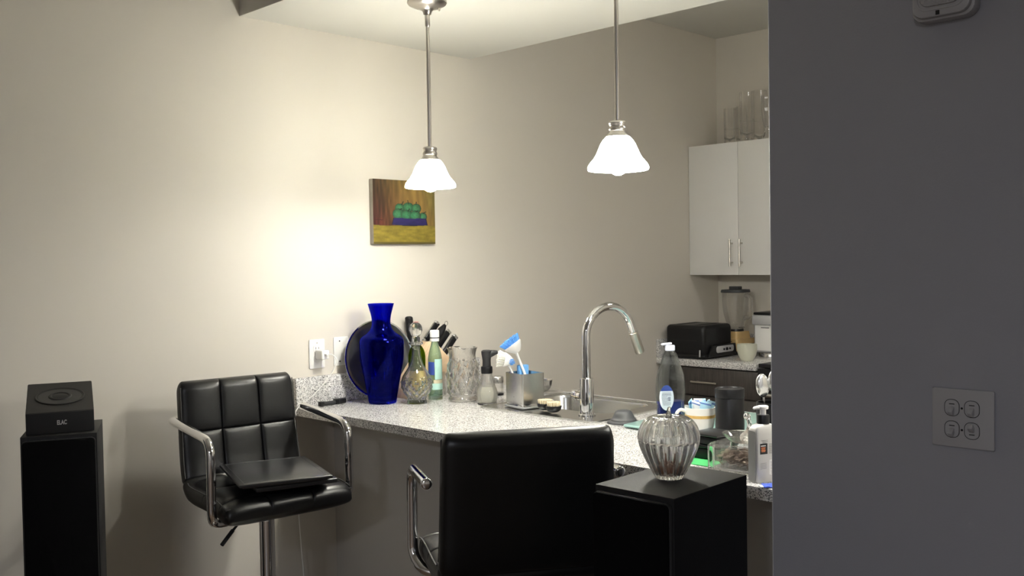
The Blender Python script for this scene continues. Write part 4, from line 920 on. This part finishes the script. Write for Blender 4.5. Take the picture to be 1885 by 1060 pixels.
for q in t2.verts: q.co = Vector((q.co.x*0.050, q.co.y*0.034, 0.004+0.004*math.cos(q.co.x*PI)*math.cos(q.co.y*PI)+0.0010*math.sin(q.co.x*23+q.co.y*9)))
bmesh.ops.solidify(t2, geom=t2.faces[:], thickness=0.0025); merge(bm, t2); obj('packet_foil', bm, pack_blue, t)
obj('packet_corner', one(box, (-0.024, -0.004, 0.0022), (0.016, 0.022, 0.002), 0.0008), paper_white, t)
# utensil crock and spoons behind the lotion bottle
cr = thing('utensil_crock', 'dark utensil crock behind the lotion bottle, mostly hidden', 'crock', (2.475, 1.405, CT+0.0005))
obj('crock_body', one(vessel, [(0.036, 0), (0.040, 0.004), (0.042, 0.07), (0.042, 0.138)], 0.004, 40, None, 0.006), blackp, cr, 60)
def serving_spoon(px, py, lean_x, lean_y, rz, h, label):
    s_ = thing('serving_spoon', label, 'spoon', (px, py, CT+0.008), rz, 'steel spoons in the crock')
    M_ = RX(lean_x) @ RY(lean_y)
    obj('spoon_stem', one(tube, [(0, 0, 0.0), (0, 0, h-0.030)], [0.0035, 0.0028], 10, M_), steel, s_)
    t2 = bmesh.new(); bmesh.ops.create_uvsphere(t2, u_segments=24, v_segments=14, radius=1)
    bmesh.ops.delete(t2, geom=[q for q in t2.verts if q.co.y > 0.25], context='VERTS')
    bmesh.ops.scale(t2, vec=(0.021, 0.012, 0.034), verts=t2.verts); bmesh.ops.solidify(t2, geom=t2.faces[:], thickness=0.0012)
    bm_ = bm_new(); merge(bm_, t2, M_ @ T(0, 0, h)); obj('spoon_bowl', bm_, mat('satin_steel', (0.72, 0.72, 0.70), 0.22, 0.9) if 'satin_steel' not in bpy.data.materials else bpy.data.materials['satin_steel'], s_, 60)
serving_spoon(2.470, 1.412, 0.0, -0.10, math.radians(-30), 0.180, 'steel serving spoon leaning left in the crock above the lotion pump')
serving_spoon(2.478, 1.398, 0.0, 0.02, math.radians(-50), 0.192, 'taller steel serving spoon next to the wall edge above the lotion pump')
# pumpkin jar
pj = thing('pumpkin_jar', 'ribbed crystal pumpkin candy jar with lid on the right speaker', 'jar', (1.672, 1.190, 1.0048))
k = 0.00115/6.63
def ribs(nn, d): return lambda a, z: 1-d*(1-abs(math.cos(nn*a/2))**0.8)
bw = [(150, 955), (165, 945), (190, 910), (225, 850), (262, 780), (300, 700), (335, 620), (360, 550), (371, 500), (372, 492)]
bw = [(r*k, (957-z)*k) for r, z in bw]
obj('jar_bowl', one(vessel, bw, 0.0048, 144, ribs(24, 0.09), 0.010, None, 4), jar_g, pj, 30)
ldp = [(372, 486), (378, 470), (376, 420), (362, 360), (335, 300), (295, 250), (245, 215), (190, 198), (130, 205), (80, 232), (40, 250)]
ldp = [(r*k, (957-z)*k) for r, z in ldp]
bm = bm_new(); o_ = interp(ldp, 4); inn = [(max(0.0, r-0.0042), z-0.0035) for r, z in o_]
nn_ = len(o_)
lathe(bm, o_+[(0, o_[-1][1])]+[(0, inn[-1][1])]+inn[::-1], 144, lambda a, z, i: (1-0.075*(1-abs(math.cos(22*a/2))**0.8)*min(1, o_[i][0]/0.03)) if i < nn_ else 1, None, True)
lid_ = obj('jar_lid', bm, jar_g, pj, 40)
bm = bm_new(); tube(bm, [(0, 0, (957-252)*k), (0, 0, (957-225)*k), (0.0, -0.0005, (957-180)*k), (0, -0.001, (957-130)*k), (0.001, -0.002, (957-92)*k), (0.001, -0.002, (957-84)*k)], [0.0105, 0.0072, 0.0056, 0.0045, 0.0032, 0.0012], 10); obj('lid_stem', bm, jar_g, lid_, 30)
for i, (dg_, q, z, wd) in enumerate(((135, 0.022, 0.014, 'at the left of the heap'), (190, 0.021, 0.014, 'at the front left of the heap'), (250, 0.021, 0.014, 'at the front right of the heap'), (315, 0.022, 0.014, 'at the right of the heap'),
        (20, 0.021, 0.014, 'at the back right of the heap'), (75, 0.022, 0.014, 'at the back left of the heap'), (225, 0.004, 0.0355, 'lying on top of the heap'))):
    a = math.radians(dg_)
    c_ = thing('wrapped_candy', 'brown candy %s in the crystal pumpkin jar' % wd, 'candy', (1.672+q*math.cos(a), 1.190+q*math.sin(a), 1.0048+z), a, 'brown candies in the pumpkin jar')
    obj('candy_body', one(box, (0, 0, 0.009), (0.014, 0.014, 0.020), 0.003, RY(0.2*math.sin(i*3)) @ RX(0.2*math.cos(i*5)), 3), brown_m, c_)
# strap on the bar
t = thing('buckle_strap', 'short black strap with a plastic buckle lying at the left end of the bar', 'strap', (2.205, 3.155, CT+0.0005), math.radians(3))
bm = bm_new(); pts = crm([(-0.075, -0.004, 0.010), (-0.05, 0.000, 0.009), (-0.01, 0.004, 0.008), (0.02, 0.006, 0.008)], 5); tube(bm, pts, [0.0085]*len(pts), 10)
obj('strap_band', bm, mat('black_webbing', (0.012, 0.012, 0.013), 0.8), t)
obj('buckle', one(box, (0.030, 0.006, 0.011), (0.042, 0.028, 0.020), 0.005, None, 3), blackp, t)
obj('loop', one(box, (0.005, 0.005, 0.0100), (0.006, 0.024, 0.019), 0.002), blackp, t)
obj('loop', one(box, (-0.070, -0.003, 0.0105), (0.018, 0.022, 0.020), 0.004), blackp, t)

# ================================================================ ON THE BACK COUNTER
ts = thing('toaster', 'wide black toaster with a grey control panel on the back counter', 'toaster', (4.585, 3.050, CT+0.0005), 0)
TL, TD, TH_ = 0.285, 0.255, 0.172
obj('toaster_shell', one(box, (0, 0, 0.012+TH_/2), (TL, TD, TH_), 0.024, None, 5), blackp, ts)
obj('base_skirt', one(box, (0, 0, 0.016), (TL+0.012, TD+0.012, 0.024), 0.010, None, 3), blackp, ts)
for y in (-0.06, 0.06):
    obj('bread_slot', one(box, (0.0, y, 0.012+TH_), (TL-0.08, 0.034, 0.0012), 0), slot_m, ts)
cpn = obj('control_skirt', one(prism, [(-TL/2+0.02, 0), (TL/2+0.01, 0), (TL/2, 0.062), (-TL/2+0.06, 0.062)], 0.020, face((0.0, -TD/2-0.002, 0.012), (1, 0, 0), (0, -1, 0)), 0.006), blackp, ts)
pnl = obj('control_panel', one(prism, rrect(0.175, 0.036, 0.014, 5, 0.030, 0.037), 0.002, face((0.0, -TD/2-0.0215, 0.012), (1, 0, 0), (0, -1, 0)), 0.0008), silverpl, cpn)
Mk = face((0.0, -TD/2-0.0235, 0.012), (1, 0, 0), (0, -1, 0))
for x in (0.015, 0.045, 0.075): obj('dial', one(lathe, [(0, 0), (0.009 if x == 0.045 else 0.0055, 0), (0.008 if x == 0.045 else 0.005, 0.005), (0, 0.005)], 20, None, Mk @ T(x, 0.036, 0)), blackp, pnl)
lv2 = obj('lever', one(tube, [(-TL/2-0.008, -0.105, 0.050), (-TL/2-0.030, -0.118, 0.018)], 0.004, 10), silverpl, ts)
obj('side_slot', one(box, (-TL/2-0.0003, 0, 0.10), (0.001, 0.16, 0.006), 0), slot_m, ts)
bl = thing('blender', 'glass jug blender with black lid and tan base near the back corner', 'blender', (4.865, 2.985, CT+0.0005), math.radians(-12))
def frus(bm, w0, w1, z0, z1, M=None):
    prism_pts = [(w0, z0), (w1, z1)]
    r0 = rrect(w0, w0, 0.012, 3); r1 = rrect(w1, w1, 0.012, 3); t2 = bmesh.new()
    a = [t2.verts.new((x, y, z0)) for x, y in r0]; c = [t2.verts.new((x, y, z1)) for x, y in r1]
    for i in range(len(a)): t2.faces.new((a[i], a[(i+1) % len(a)], c[(i+1) % len(a)], c[i]))
    t2.faces.new(a[::-1]); t2.faces.new(c); merge(bm, t2, M)
obj('lower_base', one(frus, 0.155, 0.150, 0.0, 0.060), blackp, bl)
bm = bm_new(); frus(bm, 0.160, 0.158, 0.060, 0.088)
for s_ in (-1, 1): box(bm, (-0.073, s_*0.071, 0.045), (0.014, 0.018, 0.05), 0.003)
obj('base_cover', bm, blender_y, bl)
obj('upper_base', one(frus, 0.122, 0.112, 0.088, 0.128), blender_y, bl)
obj('name_plate', one(box, (-0.0800, -0.02, 0.074), (0.001, 0.05, 0.003), 0), slot_m, bl)
obj('jug_collar', one(lathe, [(0, 0.128), (0.046, 0.128), (0.044, 0.140), (0, 0.140)], 28), blackp, bl)
obj('glass_jug', one(vessel, [(0.040, 0.1405), (0.044, 0.150), (0.058, 0.19), (0.070, 0.235), (0.075, 0.29), (0.077, 0.350)], 0.003, 48, lambda a, z: 1+0.05*abs(math.cos(2*a)), 0.006), clear_g, bl, 60)
obj('blades', one(box, (0, 0, 0.158), (0.045, 0.010, 0.002), 0, RX(0.3)), steel, bl)
hd_ = obj('jug_handle', one(tube, smooth_path([(0.0, -0.074, 0.335), (0.0, -0.118, 0.330), (0.0, -0.112, 0.215), (0.0, -0.067, 0.205)], 0.025), 0.010, 12, None, True, 1.3), clear_g, bl, 60)
obj('lid', one(lathe, [(0, 0.350), (0.082, 0.350), (0.084, 0.354), (0.080, 0.366), (0, 0.368)], 40), rubber, bl)
obj('lid_knob', one(prism, rrect(0.045, 0.066, 0.008, 4), 0.018, T(0, 0, 0.367), 0.003), rubber, bl)
tp = thing('jade_bowl', 'pale green tulip shaped ceramic bowl at the front of the back counter', 'bowl', (4.530, 2.712, CT+0.0005))
def petal(a, z): return 1+0.10*max(0, z/0.09)*abs(math.cos(1.5*a+0.5))
obj('bowl_body', one(vessel, [(0.026, 0), (0.030, 0.004), (0.044, 0.030), (0.050, 0.060), (0.049, 0.090)], 0.003, 60, petal, 0.005), jade, tp, 60)
cm = thing('coffee_maker', 'silver grey coffee maker with black top right of the blender', 'coffee maker', (4.83, 2.728, CT+0.0005))
obj('machine_body', one(box, (0.02, 0, 0.125), (0.20, 0.145, 0.20), 0.008, None, 3), silverpl, cm)
obj('upper_body', one(box, (0.01, 0, 0.205), (0.225, 0.147, 0.055), 0.008, None, 3), silverpl, cm)
obj('top_lid', one(box, (0.01, 0, 0.240), (0.20, 0.14, 0.014), 0.005, None, 3), blackp, cm)
obj('front_door', one(box, (-0.082, 0, 0.108), (0.006, 0.125, 0.145), 0.002), white_cab, cm)
obj('door_slot', one(box, (-0.0855, 0.0, 0.163), (0.001, 0.05, 0.004), 0), slot_m, cm)
obj('base_plate', one(lathe, [(0, 0), (0.062, 0), (0.062, 0.018), (0.058, 0.024), (0, 0.024)], 40, None, T(-0.03, 0, 0)), steel, cm)
# glasses on the wall cabinet
def highball(x, y, r, h, label, base=0.02, rf=None):
    g_ = thing('drinking_glass', label, 'glass', (x, y, 2.1105), 0, 'glasses on top of the wall cabinet')
    obj('glass_body', one(vessel, [(r*0.86, 0), (r*0.92, 0.004), (r*0.95, base), (r*0.99, h*0.5), (r, h)], 0.0025, 40, rf, base, None, 3), clear_g, g_, 60)
    obj('base_ring', one(lathe, [(r*0.955, h*0.44), (r*1.0, h*0.445), (r*1.0, h*0.455), (r*0.955, h*0.46)], 40, None, None, True), clear_g, g_, 60)
highball(4.865, 3.012, 0.034, 0.21, 'shortest clear tumbler on the left top of the wall cabinet')
highball(4.955, 2.985, 0.036, 0.225, 'clear tumbler behind the shortest one on the wall cabinet')
highball(4.850, 2.892, 0.040, 0.285, 'tall clear glass in the middle of the group on the wall cabinet', 0.03)
highball(4.945, 2.868, 0.042, 0.30, 'tall clear glass at the back of the group on the wall cabinet')
t = thing('stem_glass', 'clear glass with a heavy sparkling foot next to the dark wall, on the cabinet', 'glass', (4.86, 2.765, 2.1105), 0, 'glasses on top of the wall cabinet')
obj('glass_body', one(vessel, [(0.036, 0), (0.037, 0.01), (0.025, 0.04), (0.018, 0.07), (0.030, 0.11), (0.036, 0.17), (0.037, 0.25)], 0.0025, 12, None, 0.08, None, 3), crystal_g, t, 20)
